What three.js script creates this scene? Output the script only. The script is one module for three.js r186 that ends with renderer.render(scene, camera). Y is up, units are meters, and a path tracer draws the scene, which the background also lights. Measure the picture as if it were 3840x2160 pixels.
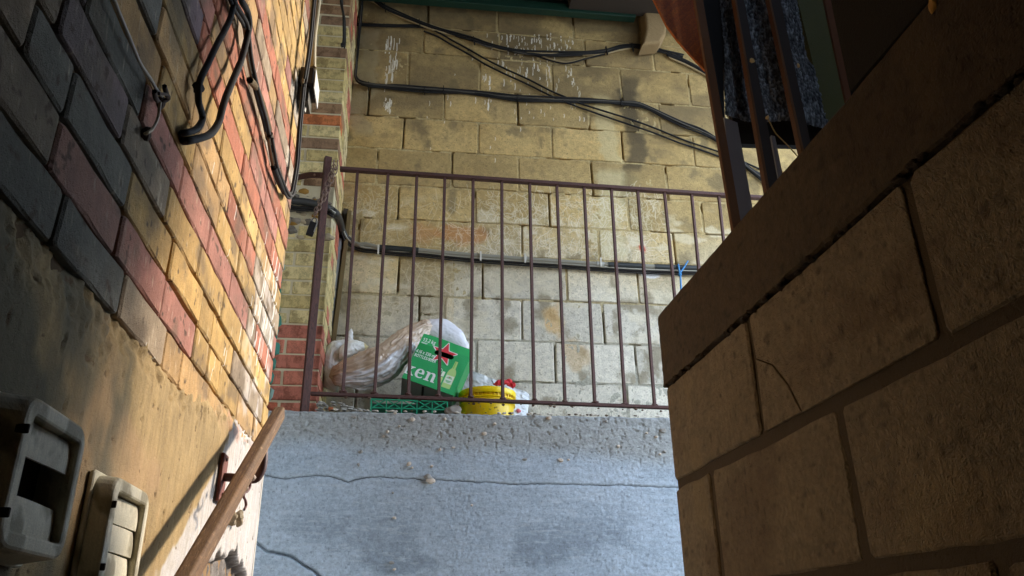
import * as THREE from 'three';
import { mergeGeometries } from 'three/addons/utils/BufferGeometryUtils.js';
import { RoundedBoxGeometry } from 'three/addons/geometries/RoundedBoxGeometry.js';

// ---------------------------------------------------------------- camera, sky, sun, exposure
const V = (x, y, z) => new THREE.Vector3(x, y, z);
const scene = new THREE.Scene();
const camera = new THREE.PerspectiveCamera(39.63, 16 / 9, 0.05, 400);
const AX = [V(0.991586, -0.014059, 0.128686), V(-0.038886, 0.915828, 0.399684), V(-0.123474, -0.401325, 0.907575)];   // the camera's axes: looking up and a little to the right
camera.quaternion.setFromRotationMatrix(new THREE.Matrix4().makeBasis(...AX));
scene.add(camera);
const renderer = new THREE.WebGLRenderer({ antialias: true });
renderer.toneMapping = THREE.LinearToneMapping;
renderer.toneMappingExposure = 2.85;
renderer.shadowMap.enabled = true;
{
  const W = 256, H = 128, d = new Float32Array(W * H * 4);
  for (let j = 0; j < H; j++) for (let i = 0; i < W; i++) {
    const el = ((j + 0.5) / H - 0.5) * Math.PI, s = Math.max(0, Math.sin(el)), t = Math.pow(1 - s, 2.2), k = (j * W + i) * 4;
    const r = 3.3 * (0.34 + 0.42 * t), g = 3.3 * (0.46 + 0.38 * t), b = 3.3 * (0.66 + 0.26 * t);
    const low = el < 0 ? 0.35 : 1;
    d[k] = r * low; d[k + 1] = g * low; d[k + 2] = b * low; d[k + 3] = 1;
  }
  const sky = new THREE.DataTexture(d, W, H, THREE.RGBAFormat, THREE.FloatType);
  sky.mapping = THREE.EquirectangularReflectionMapping; sky.magFilter = sky.minFilter = THREE.LinearFilter; sky.needsUpdate = true;
  scene.background = sky; scene.environment = sky;
  scene.backgroundIntensity = 1; scene.environmentIntensity = 1;
}
const sun = new THREE.DirectionalLight(new THREE.Color(1, 0.86, 0.70), 2.05);
const SUN = V(0.8885, 0.48, -0.45).normalize();
sun.position.copy(SUN).multiplyScalar(12); sun.target.position.set(0, 0, 0);
sun.castShadow = true; sun.shadow.radius = 10; sun.shadow.mapSize.set(2048, 2048);
Object.assign(sun.shadow.camera, { left: -5, right: 5, top: 5, bottom: -5, near: 0.5, far: 30 });
scene.add(sun, sun.target);

// ---------------------------------------------------------------- measuring and building helpers
const dir = (p) => AX[0].clone().multiplyScalar(p[0] - 1920).addScaledVector(AX[1], -(p[1] - 1080)).addScaledVector(AX[2], -2997.36);
const atZ = (p, depth) => { const d = dir(p); return d.multiplyScalar(depth / -d.z); };          // a measured point of the photograph, set on the plane z = -depth
const atX = (p, x) => { const d = dir(p); return d.multiplyScalar(x / d.x); };                   // ... on the plane of constant x
const Z = (ox, oy, s) => (x, y) => [ox + x / s, oy + y / s];
const z1 = Z(0, 0, 2.0125), z2 = Z(1280, 0, 2.0125), z4 = Z(0, 720, 2.0125), z5 = Z(1280, 720, 2.0125), z7 = Z(0, 1440, 2.0125), z8 = Z(1280, 1440, 2.0125);
const zb = Z(1100, 1150, 3.22), zc = Z(1000, 500, 2.898), zt = Z(1000, 0, 2.898), zr = Z(600, 1500, 2.196), zs = Z(2440, 0, 2.0125), zd = Z(800, 300, 2.195), zw = Z(1900, 0, 3.22), zk = Z(1150, 1000, 4.14), zp = Z(2400, 900, 4.83), zx = Z(1500, 1200, 3.8125);

const rngOf = (s) => () => { s |= 0; s = s + 0x6D2B79F5 | 0; let t = Math.imul(s ^ s >>> 15, 1 | s); t = t + Math.imul(t ^ t >>> 7, 61 | t) ^ t; return ((t ^ t >>> 14) >>> 0) / 4294967296; };
const rnd = rngOf(7);
const rr = (a, b) => a + (b - a) * rnd();
const TAB = new Float32Array(65536); { const q = rngOf(99); for (let i = 0; i < 65536; i++) TAB[i] = q(); }
function vn(x, y) {                                                                             // value noise, 0..1
  const xi = Math.floor(x), yi = Math.floor(y); let fx = x - xi, fy = y - yi;
  fx = fx * fx * (3 - 2 * fx); fy = fy * fy * (3 - 2 * fy);
  const x0 = xi & 255, x1 = (xi + 1) & 255, y0 = (yi & 255) << 8, y1 = ((yi + 1) & 255) << 8;
  const a = TAB[y0 + x0], b = TAB[y0 + x1], c = TAB[y1 + x0], d = TAB[y1 + x1];
  return a + (b - a) * fx + (c - a) * fy + (a - b - c + d) * fx * fy;
}
const fbm = (x, y, n = 4) => { let s = 0, a = 0.5, t = 0; for (let i = 0; i < n; i++) { s += a * vn(x + i * 37.1, y + i * 17.7); t += a; a *= 0.5; x *= 2.03; y *= 2.03; } return s / t; };
const mix = (a, b, t) => a + (b - a) * t;
const sat = (t) => t < 0 ? 0 : t > 1 ? 1 : t;
const ss = (a, b, x) => { const t = sat((x - a) / (b - a)); return t * t * (3 - 2 * t); };
const mix3 = (a, b, t) => [mix(a[0], b[0], t), mix(a[1], b[1], t), mix(a[2], b[2], t)];
const lut = (pts, x) => { if (x <= pts[0][0]) return pts[0][1]; for (let i = 1; i < pts.length; i++) if (x <= pts[i][0]) return mix(pts[i - 1][1], pts[i][1], (x - pts[i - 1][0]) / (pts[i][0] - pts[i - 1][0])); return pts[pts.length - 1][1]; };

function colourMap(W, H, [a0, a1, b0, b1], fn) {                                                // a colour map over a wall's own metres (a along, b up)
  const d = new Uint8Array(W * H * 4);
  for (let j = 0; j < H; j++) for (let i = 0; i < W; i++) {
    const c = fn(mix(a0, a1, (i + 0.5) / W), mix(b0, b1, (j + 0.5) / H)), k = (j * W + i) * 4;
    d[k] = c[0]; d[k + 1] = c[1]; d[k + 2] = c[2]; d[k + 3] = 255;
    for (let q = 0; q < 3; q++) d[k + q] = Math.max(0, Math.min(255, c[q]));
  }
  const t = new THREE.DataTexture(d, W, H); t.colorSpace = THREE.SRGBColorSpace; t.magFilter = THREE.LinearFilter; t.minFilter = THREE.LinearMipmapLinearFilter; t.generateMipmaps = true; t.needsUpdate = true;
  return t;
}
function strokeMask(W, H, [a0, a1, b0, b1], strokes) {                                             // thin marks (scratches, runs of paint) drawn as polylines: [points, width in metres, strength]
  const m = new Float32Array(W * H), sx = W / (a1 - a0), sy = H / (b1 - b0);
  for (const [pts, w, k] of strokes) for (let s = 1; s < pts.length; s++) {
    const x0 = (pts[s - 1][0] - a0) * sx, y0 = (pts[s - 1][1] - b0) * sy, x1 = (pts[s][0] - a0) * sx, y1 = (pts[s][1] - b0) * sy, r = Math.max(0.6, w * sx / 2), L2 = (x1 - x0) ** 2 + (y1 - y0) ** 2 + 1e-6;
    for (let j = Math.max(0, Math.floor(Math.min(y0, y1) - r - 1)); j <= Math.min(H - 1, Math.max(y0, y1) + r + 1); j++) for (let i = Math.max(0, Math.floor(Math.min(x0, x1) - r - 1)); i <= Math.min(W - 1, Math.max(x0, x1) + r + 1); i++) {
      const t = sat(((i - x0) * (x1 - x0) + (j - y0) * (y1 - y0)) / L2), d = Math.hypot(i - x0 - t * (x1 - x0), j - y0 - t * (y1 - y0)), v = k * sat(r + 0.5 - d); if (v > m[j * W + i]) m[j * W + i] = v;
    }
  }
  return (a, b) => { const i = Math.floor((a - a0) * sx), j = Math.floor((b - b0) * sy); return i < 0 || j < 0 || i >= W || j >= H ? 0 : m[j * W + i]; };
}
function greyMap(W, fn, rx = 1, ry = 1) {
  const d = new Uint8Array(W * W * 4);
  for (let j = 0; j < W; j++) for (let i = 0; i < W; i++) { const v = Math.max(0, Math.min(255, fn(i, j) * 255)), k = (j * W + i) * 4; d[k] = d[k + 1] = d[k + 2] = v; d[k + 3] = 255; }
  const t = new THREE.DataTexture(d, W, W); t.wrapS = t.wrapT = THREE.RepeatWrapping; t.magFilter = THREE.LinearFilter; t.minFilter = THREE.LinearMipmapLinearFilter; t.generateMipmaps = true; t.repeat.set(rx, ry); t.needsUpdate = true;
  return t;
}
const grainMap = greyMap(512, (i, j) => 0.55 * fbm(i / 16, j / 16, 4) + 0.3 * vn(i / 2, j / 2) + 0.25 * (vn(i / 5, j / 5) > 0.8 ? -0.8 : 0.1) + 0.1);
const grain = (rx, ry) => { const t = grainMap.clone(); t.repeat.set(rx, ry); t.needsUpdate = true; return t; };
const mat = (c, rough = 0.9, o = {}) => new THREE.MeshStandardMaterial({ color: c, roughness: rough, side: THREE.DoubleSide, ...o });

const used = {};
function numbered(n) { const k = used[n] = (used[n] ?? -1) + 1; return k ? `${n}_${String(k).padStart(3, '0')}` : n; }
function thing(name, label, category, base = V(0, 0, 0), group) {                                 // a Group at the thing's base; parts are added with part()
  const o = new THREE.Group(); o.name = numbered(name); o.position.copy(base); scene.add(o);
  o.userData = { label, category }; if (group) o.userData.group = group;
  return o;
}
function part(t, name, geo, m, stuff) {                                                          // geometry comes in world metres and is moved to the thing's base
  const g = Array.isArray(geo) ? mergeGeometries(geo.map((q) => { q = q.index ? q.toNonIndexed() : q; for (const k of Object.keys(q.attributes)) if (!['position', 'normal', 'uv', 'color'].includes(k)) q.deleteAttribute(k); return q; })) : geo;
  let r = t; const off = V(0, 0, 0); while (r && r !== scene) { off.add(r.position); r = r.parent; }
  g.translate(-off.x, -off.y, -off.z);
  const o = new THREE.Mesh(g, m); o.name = name; o.castShadow = o.receiveShadow = true; t.add(o);
  if (stuff) o.userData.kind = 'stuff';
  return o;
}
function struct(name, geo, m) { const o = part(scene, name, geo, m); o.name = numbered(name); o.userData.kind = 'structure'; return o; }
const box = (x0, x1, y0, y1, z0, z1) => { const g = new THREE.BoxGeometry(x1 - x0, y1 - y0, z1 - z0); g.translate((x0 + x1) / 2, (y0 + y1) / 2, (z0 + z1) / 2); return g; };
const tube = (pts, r, seg = 6, rad = 6, closed = false) => new THREE.TubeGeometry(new THREE.CatmullRomCurve3(pts, closed, 'centripetal'), Math.max(8, pts.length * seg), r, rad, closed);
const bar = (a, b, w, h, up = V(0, 1, 0), bev = 0) => {                                           // a bar from a to b, w across and h along 'up'
  const d = b.clone().sub(a), L = d.length(), zz = d.normalize(), xx = up.clone().cross(zz).normalize(), yy = zz.clone().cross(xx);
  const g = bev ? new RoundedBoxGeometry(w, h, L, 2, bev) : new THREE.BoxGeometry(w, h, L);
  g.applyMatrix4(new THREE.Matrix4().makeBasis(xx, yy, zz)); const m = a.clone().add(b).multiplyScalar(0.5); g.translate(m.x, m.y, m.z); return g;
};
function lump(c, r, seed, sx = 1, sy = 1, sz = 1, det = 1) {                                      // a broken crumb
  const g = new THREE.IcosahedronGeometry(r, det), p = g.attributes.position;
  for (let i = 0; i < p.count; i++) { const x = p.getX(i), y = p.getY(i), z = p.getZ(i), k = 0.65 + 0.7 * vn(x / r * 1.3 + seed * 3.1, y / r * 1.3 + z / r * 1.7 + seed); p.setXYZ(i, x * k * sx, y * k * sy, z * k * sz); }
  g.computeVertexNormals(); g.translate(c.x, c.y, c.z); return g;
}
// a piece set in a wall: an uneven outline in (a, b), a chamfered face at height h and sides going back by depth; map(a, b, h) gives the point, ext the range of its uv
function slab(poly, h, depth, bev, map, ext, dome = 0) {
  const n = poly.length, P = [], U = [], uv = (q) => [(q[0] - ext[0]) / (ext[1] - ext[0]), (q[1] - ext[2]) / (ext[3] - ext[2])];
  const c = [0, 0]; for (const q of poly) { c[0] += q[0] / n; c[1] += q[1] / n; }
  const inner = poly.map((q) => { const dx = c[0] - q[0], dy = c[1] - q[1], l = Math.hypot(dx, dy), f = Math.min(0.4, bev * 1.4 / l); return [q[0] + dx * f, q[1] + dy * f]; });
  const put = (q, hh) => { const w = map(q[0], q[1], hh); P.push(w.x, w.y, w.z); U.push(...uv(q)); };
  for (let i = 0; i < n; i++) {
    const j = (i + 1) % n;
    put(c, h + dome); put(inner[i], h); put(inner[j], h);
    put(inner[i], h); put(poly[i], h - bev); put(poly[j], h - bev); put(inner[i], h); put(poly[j], h - bev); put(inner[j], h);
    put(poly[i], h - bev); put(poly[i], h - depth); put(poly[j], h - depth); put(poly[i], h - bev); put(poly[j], h - depth); put(poly[j], h - bev);
  }
  const g = new THREE.BufferGeometry();
  g.setAttribute('position', new THREE.Float32BufferAttribute(P, 3)); g.setAttribute('uv', new THREE.Float32BufferAttribute(U, 2)); g.computeVertexNormals(); return g;
}
function outline(a0, a1, b0, b1, j, n = 3, chip = 0.006) {                                        // the worn outline of a brick or block
  const q = [], e = () => (rnd() - 0.5) * 2 * j, ch = () => chip * (0.4 + rnd());
  q.push([a0 + ch(), b0 + e()]); for (let i = 1; i < n; i++) q.push([mix(a0, a1, i / n), b0 + e()]);
  q.push([a1 - ch(), b0 + e()], [a1 + e(), b0 + ch()], [a1 + e(), b1 - ch()], [a1 - ch(), b1 + e()]);
  for (let i = n - 1; i > 0; i--) q.push([mix(a0, a1, i / n), b1 + e()]);
  q.push([a0 + ch(), b1 + e()], [a0 + e(), b1 - ch()], [a0 + e(), b0 + ch()]);
  return q;
}
function sheet(na, nb, fa, map, ext) {                                                            // a modelled face: fa(s, t) gives [a, b, h]
  const P = [], U = [], I = [];
  for (let j = 0; j <= nb; j++) for (let i = 0; i <= na; i++) { const [a, b, h] = fa(i / na, j / nb), w = map(a, b, h); P.push(w.x, w.y, w.z); U.push((a - ext[0]) / (ext[1] - ext[0]), (b - ext[2]) / (ext[3] - ext[2])); }
  for (let j = 0; j < nb; j++) for (let i = 0; i < na; i++) { const k = j * (na + 1) + i; I.push(k, k + 1, k + na + 2, k, k + na + 2, k + na + 1); }
  const g = new THREE.BufferGeometry(); g.setAttribute('position', new THREE.Float32BufferAttribute(P, 3)); g.setAttribute('uv', new THREE.Float32BufferAttribute(U, 2)); g.setIndex(I); g.computeVertexNormals(); return g;
}

// the place, in metres from the camera
const XL = -0.3685, LEND = 2.15;            // face of the brick wall on the left, and where it ends
const ZF = -3.0, YF = 0.797;                // face and top of the grey retaining wall
const ZP = -3.16, XP = -0.36;               // front of the brick pier and its right side
const ZB = -3.55;                           // face of the block wall behind the landing
const mapL = (a, b, h) => V(XL + h, b, -a), mapB = (a, b, h) => V(a, b, ZB + h), mapF = (a, b, h) => V(a, b, ZF + h), mapR = (a, b, h) => V(0.5423 + 0.0217 * a - h, b, a);
// ---------------------------------------------------------------- the left brick wall
const C = { buff: [208, 168, 102], buff2: [202, 162, 108], grey: [176, 154, 126], red: [192, 120, 92], pink: [190, 130, 112], mauve: [138, 118, 120], pale: [206, 190, 166], slate: [122, 120, 110] };
for (const k in C) C[k] = C[k].map((v) => v * 0.86);
const leftRows = [];
{
  const start = { 0: 0.951, 1: 1.057, 2: 1.0, 3: 1.047 };
  for (let k = -1; k < 25; k++) {
    const q = rngOf(500 + k * 13), joints = [];
    let a = start[k] ?? (k % 2 ? 0.9 : 1.0) + (q() - 0.5) * 0.09;
    while (a > 0.36) a -= 0.2035;
    while (a < LEND + 0.05) { joints.push(a); a += k === 2 && Math.abs(a - 1.2) < 0.06 ? 0.1 : q() < 0.12 ? 0.101 : 0.2035; }
    let run = q(); const cols = joints.map((_, i) => {
      if (i % 2 === 0 || q() < 0.3) run = q(); const u = sat(run + 0.12 * (q() - 0.5)), warm = (k + 40) % 2;
      let n = k <= 1 ? (u < 0.5 ? 'buff' : u < 0.75 ? 'buff2' : u < 0.9 ? 'grey' : 'pink') : warm ? (u < 0.68 ? 'red' : u < 0.88 ? 'pink' : u < 0.95 ? 'buff2' : 'grey') : (u < 0.5 ? 'buff' : u < 0.74 ? 'buff2' : u < 0.86 ? 'grey' : u < 0.94 ? 'pale' : 'pink');
      const am = joints[i] + 0.1;
      if (k >= 6 && n === 'red' && q() < 0.12) n = 'buff';
      if (k > 14 && q() < 0.5) n = q() < 0.6 ? 'buff' : 'pale';
      if (am < 1.02 && (n === 'red' || n === 'pink')) n = q() < 0.75 ? 'mauve' : 'pink'; else if (am < 0.98 && k > 1 && u < 0.3) n = 'mauve'; else if (am < 0.98 && q() < 0.8) n = q() < 0.6 ? 'slate' : 'grey';  // bricks on the near stretch greyed, its shade partly put into their colour
      const v = 0.9 + 0.2 * q(); return C[n].map((c) => c * v);
    });
    leftRows.push({ k, b0: 0.4405 + 0.0663 * k, joints, cols });
  }
}
const extL = [0.3, 2.2, -0.4, 2.15];
const drips = []; { const q = rngOf(31); for (let i = 0; i < 26; i++) drips.push([1.82 + 0.28 * q(), 0.62 + 0.35 * q(), 0.0015 + 0.0035 * q(), 0.03 + 0.12 * q()]); for (let i = 0; i < 24; i++) drips.push([1.1 + 1.0 * q(), 0.35 + 1.4 * q(), 0.001 + 0.002 * q(), 0.008 + 0.03 * q()]); }
function dripMask(list, a, b, lean = 0) {
  let m = 0;
  for (const [x, y, w, l] of list) { const dy = y - b; if (dy < -0.003 || dy > l) continue; const dx = Math.abs(a - x - lean * dy - 0.004 * (vn(b * 60, x * 90) - 0.5)); if (dx < w * 2) m = Math.max(m, 1 - ss(w * 0.5, w * 1.4, dx)); }
  return m;
}
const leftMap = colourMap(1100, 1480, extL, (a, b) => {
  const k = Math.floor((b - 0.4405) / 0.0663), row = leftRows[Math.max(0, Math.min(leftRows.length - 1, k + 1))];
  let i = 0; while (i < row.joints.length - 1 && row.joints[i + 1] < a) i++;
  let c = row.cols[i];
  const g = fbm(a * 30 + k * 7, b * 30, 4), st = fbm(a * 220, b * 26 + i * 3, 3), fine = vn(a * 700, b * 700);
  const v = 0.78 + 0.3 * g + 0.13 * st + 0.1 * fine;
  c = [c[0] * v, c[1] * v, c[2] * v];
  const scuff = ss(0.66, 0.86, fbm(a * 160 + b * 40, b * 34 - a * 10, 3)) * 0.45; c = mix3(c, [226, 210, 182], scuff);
  const sootDark = ss(0.52, 0.76, fbm(a * 13 + 3, b * 18, 4)) * 0.55; c = mix3(c, [104, 88, 70], sootDark);
  const mouldShade = ss(0.42, 0.6, fbm(a * 7 + 21, b * 9, 4)) * ss(1.08, 0.94, a + 0.2 * (fbm(a * 12, b * 12, 3) - 0.5)); c = mix3(c, [72, 72, 64], 0.42 * mouldShade); const grimy = ss(0.72, 0.82, fbm(a * 60 + 9, b * 60, 3)) * 0.6; c = mix3(c, [62, 50, 38], grimy);  // mould blotches that also paint in the deep shade near the camera
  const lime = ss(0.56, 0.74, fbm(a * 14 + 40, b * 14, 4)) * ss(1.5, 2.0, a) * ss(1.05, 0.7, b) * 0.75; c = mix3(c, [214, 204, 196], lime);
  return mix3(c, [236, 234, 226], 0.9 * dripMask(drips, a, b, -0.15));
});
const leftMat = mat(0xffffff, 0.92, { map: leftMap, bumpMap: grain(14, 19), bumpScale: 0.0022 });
const wallL = thing('brick_wall', 'tall wall of buff and red bricks along the left, plastered at its foot', 'wall', V(XL, -0.2, -1.2));
{
  const mortarMap = colourMap(512, 700, extL, (a, b) => { const n = fbm(a * 40, b * 40, 4), m = vn(a * 300, b * 300); return mix3([58, 44, 28], [112, 90, 60], sat(n * 1.3 - 0.3 + 0.25 * m)); });
  part(wallL, 'mortar', sheet(120, 130, (s, t) => { const a = mix(0.3, LEND - 0.004, s), b = mix(0.3, 2.15, t); return [a, b, -0.010 + 0.007 * (fbm(a * 45, b * 45, 3) - 0.5) + 0.004 * (vn(a * 150, b * 150) - 0.5)]; }, mapL, extL), mat(0xffffff, 1, { map: mortarMap }));
  part(wallL, 'wall_core', [box(XL - 0.22, XL - 0.02, -1.7, 3.3, -LEND + 0.012, 1.3)], mat(0x8a6c48, 1));
  const far = [];
  for (const row of leftRows) {
    for (let i = 0; i < row.joints.length; i++) {
      const a0 = row.joints[i] + 0.002 + rr(0, 0.0012), a1 = Math.min((row.joints[i + 1] ?? row.joints[i] + 0.2035) - 0.002, LEND);
      if (a1 < 0.33 || a1 - a0 < 0.02) continue;
      const b0 = row.b0 + 0.0035, b1 = row.b0 + 0.0663 - 0.003;
      const last = a1 === LEND, h = rr(-0.0018, 0.0022);
      const g = slab(outline(a0, a1, b0, b1, 0.0016, last || a1 > 1.9 ? 2 : 4, 0.004), h, last ? 0.09 : 0.03, 0.0028, mapL, extL, rr(-0.0004, 0.0014));
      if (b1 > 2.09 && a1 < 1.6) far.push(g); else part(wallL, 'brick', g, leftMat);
    }
  }
  for (let k = 25; k < 43; k++) for (let a = k % 2 ? -1.3 : -1.2; a < LEND - 0.1; a += 0.2035) far.push(slab([[a, 0.4405 + 0.0663 * k], [a + 0.196, 0.4405 + 0.0663 * k], [a + 0.196, 0.4405 + 0.0663 * k + 0.06], [a, 0.4405 + 0.0663 * k + 0.06]], 0, 0.03, 0.002, mapL, extL));
  for (let k = 0; k < 25; k++) for (let a = k % 2 ? -1.3 : -1.2; a < 0.16; a += 0.2035) far.push(slab([[a, 0.4405 + 0.0663 * k], [a + 0.196, 0.4405 + 0.0663 * k], [a + 0.196, 0.4405 + 0.0663 * k + 0.06], [a, 0.4405 + 0.0663 * k + 0.06]], 0, 0.03, 0.002, mapL, extL));
  part(wallL, 'brickwork', far, mat(0xb08a5c, 0.92, { bumpMap: grain(14, 19), bumpScale: 0.002 }), true);
  // plaster skim over the foot of the wall, thinning out over the bricks
  const top = [[-1.3, 0.345], [0.2, 0.35], [0.6, 0.357], [0.83, 0.371], [1.0, 0.379], [1.13, 0.391], [1.34, 0.402], [1.5, 0.43], [1.68, 0.452], [1.85, 0.45], [2.0, 0.462], [2.2, 0.468]];
  const whiteA = [[-0.6, 1.18], [0.10, 1.33], [0.2, 1.48], [0.3, 1.60], [0.36, 1.66], [0.42, 1.73], [0.5, 1.80]];
  const bareAt = (a, b) => ss(0.0, 0.012, 0.188 + 0.06 * (fbm(a * 25, b * 25, 3) - 0.5) - 0.2 * Math.abs(a - 1.88) - b) * ss(1.55, 1.62, a) * ss(2.09, 2.06, a);
  const extP = [0.2, 2.2, -0.35, 0.55];
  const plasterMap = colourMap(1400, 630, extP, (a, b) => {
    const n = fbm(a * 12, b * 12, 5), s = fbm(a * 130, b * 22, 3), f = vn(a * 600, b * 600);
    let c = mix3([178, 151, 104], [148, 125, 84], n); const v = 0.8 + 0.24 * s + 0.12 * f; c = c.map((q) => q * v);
    c = mix3(c, [176, 140, 108], 0.4 * ss(0.55, 0.7, fbm(a * 7 + 8, b * 5, 3))); c = mix3(c, [74, 74, 62], 0.72 * ss(0.24, 0.5, fbm(a * 9 + 2, b * 6, 4)) * ss(1.10, 0.98, a + 0.2 * (fbm(a * 16, b * 12, 3) - 0.5)));  // near plaster darkened in blotches: mould, and shade put into the colour
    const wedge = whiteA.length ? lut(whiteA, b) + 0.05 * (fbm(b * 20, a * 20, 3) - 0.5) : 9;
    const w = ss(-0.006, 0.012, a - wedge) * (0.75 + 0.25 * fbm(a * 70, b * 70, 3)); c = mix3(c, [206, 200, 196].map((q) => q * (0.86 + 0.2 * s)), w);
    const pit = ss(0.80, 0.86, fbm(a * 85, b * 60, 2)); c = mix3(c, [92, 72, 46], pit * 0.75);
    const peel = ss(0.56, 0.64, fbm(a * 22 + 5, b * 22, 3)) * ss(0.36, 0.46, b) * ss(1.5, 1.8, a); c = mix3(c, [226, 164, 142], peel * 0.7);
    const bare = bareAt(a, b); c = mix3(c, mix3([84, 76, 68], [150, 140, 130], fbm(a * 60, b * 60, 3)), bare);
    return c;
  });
  const NA = 520, NB = 150;
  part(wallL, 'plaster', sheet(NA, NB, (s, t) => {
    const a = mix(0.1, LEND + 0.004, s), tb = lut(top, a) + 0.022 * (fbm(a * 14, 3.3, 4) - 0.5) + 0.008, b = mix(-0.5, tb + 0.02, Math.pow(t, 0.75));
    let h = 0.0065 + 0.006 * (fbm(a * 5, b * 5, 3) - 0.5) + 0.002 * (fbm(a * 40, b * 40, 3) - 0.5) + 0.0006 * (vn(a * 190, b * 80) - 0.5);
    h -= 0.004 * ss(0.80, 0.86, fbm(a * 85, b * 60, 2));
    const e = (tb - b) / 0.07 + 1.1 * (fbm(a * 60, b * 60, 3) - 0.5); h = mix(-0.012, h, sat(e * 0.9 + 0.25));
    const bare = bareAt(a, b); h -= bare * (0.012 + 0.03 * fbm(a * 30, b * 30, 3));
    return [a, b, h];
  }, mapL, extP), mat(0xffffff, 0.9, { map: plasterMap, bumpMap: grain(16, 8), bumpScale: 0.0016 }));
  part(wallL, 'plaster_end', [box(XL - 0.2, XL + 0.006, -1.7, 0.45, -LEND - 0.004, -LEND + 0.01)], mat(0xc9bfae, 0.95));
  part(wallL, 'plaster_foot', [box(XL - 0.019, XL + 0.008, -1.7, -0.48, -LEND + 0.014, 1.25), box(XL - 0.019, XL + 0.012, -0.48, 0.35, -0.1, 1.25)], mat(0xb09a72, 0.95));
}
// ---------------------------------------------------------------- the brick pier behind the gate post
function chunk(x0, x1, y0, y1, z0, z1, bev, j, ext = [-0.7, -0.3, 0.7, 3.3]) {                      // a chamfered brick, a little out of true
  const s = new THREE.BoxGeometry(1, 1, 1), g = new RoundedBoxGeometry(x1 - x0, y1 - y0, z1 - z0, 1, bev); s.dispose();
  const p = g.attributes.position, u = g.attributes.uv, cx = (x0 + x1) / 2, cy = (y0 + y1) / 2, cz = (z0 + z1) / 2, kx = rr(-j, j), ky = rr(-j, j), kz = rr(-j, j), kk = rr(-j, j);
  for (let i = 0; i < p.count; i++) {
    const fx = p.getX(i) / (x1 - x0), fy = p.getY(i) / (y1 - y0), fz = p.getZ(i) / (z1 - z0);
    p.setXYZ(i, p.getX(i) + cx + kx * fy, p.getY(i) + cy + ky * fx + kk * fz, p.getZ(i) + cz + kz * fy);
    u.setXY(i, p.getX(i) * 3 - p.getZ(i) * 3, p.getY(i) * 3);
  }
  g.computeVertexNormals(); return g;
}
const brickGrain = colourMap(512, 512, [0, 1, 0, 1], (a, b) => { const v = 222 + 56 * (fbm(a * 16, b * 16, 4) - 0.5) * 2 + 46 * (vn(a * 128, b * 128) - 0.5) + 30 * (fbm(a * 64, b * 8, 2) - 0.4); const s = ss(0.62, 0.75, fbm(a * 8 + 5, b * 8, 4)) * 0.35; return mix3([v + 20, v + 18, v + 14], [110, 96, 76], s); });
brickGrain.wrapS = brickGrain.wrapT = THREE.RepeatWrapping;
const brickMat = (c) => mat(new THREE.Color().setRGB(...c.map((q) => q / 255), THREE.SRGBColorSpace), 0.92, { map: brickGrain, bumpMap: grain(6, 6), bumpScale: 0.002 });
const PM = { olive: [[222, 202, 140], [210, 188, 126], [230, 210, 150]].map(brickMat), red: [[206, 112, 82], [196, 118, 96], [212, 130, 104]].map(brickMat), rust: [[214, 128, 74]].map(brickMat), dull: [[168, 132, 96], [154, 122, 92]].map(brickMat), pale: [[226, 208, 160], [220, 196, 146]].map(brickMat) };
const pick = (l) => l[Math.floor(rnd() * l.length)];
const pier = thing('brick_pier', 'narrow olive and red brick pier in the corner behind the gate post', 'pier', V(-0.48, YF, ZP - 0.2));
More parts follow.
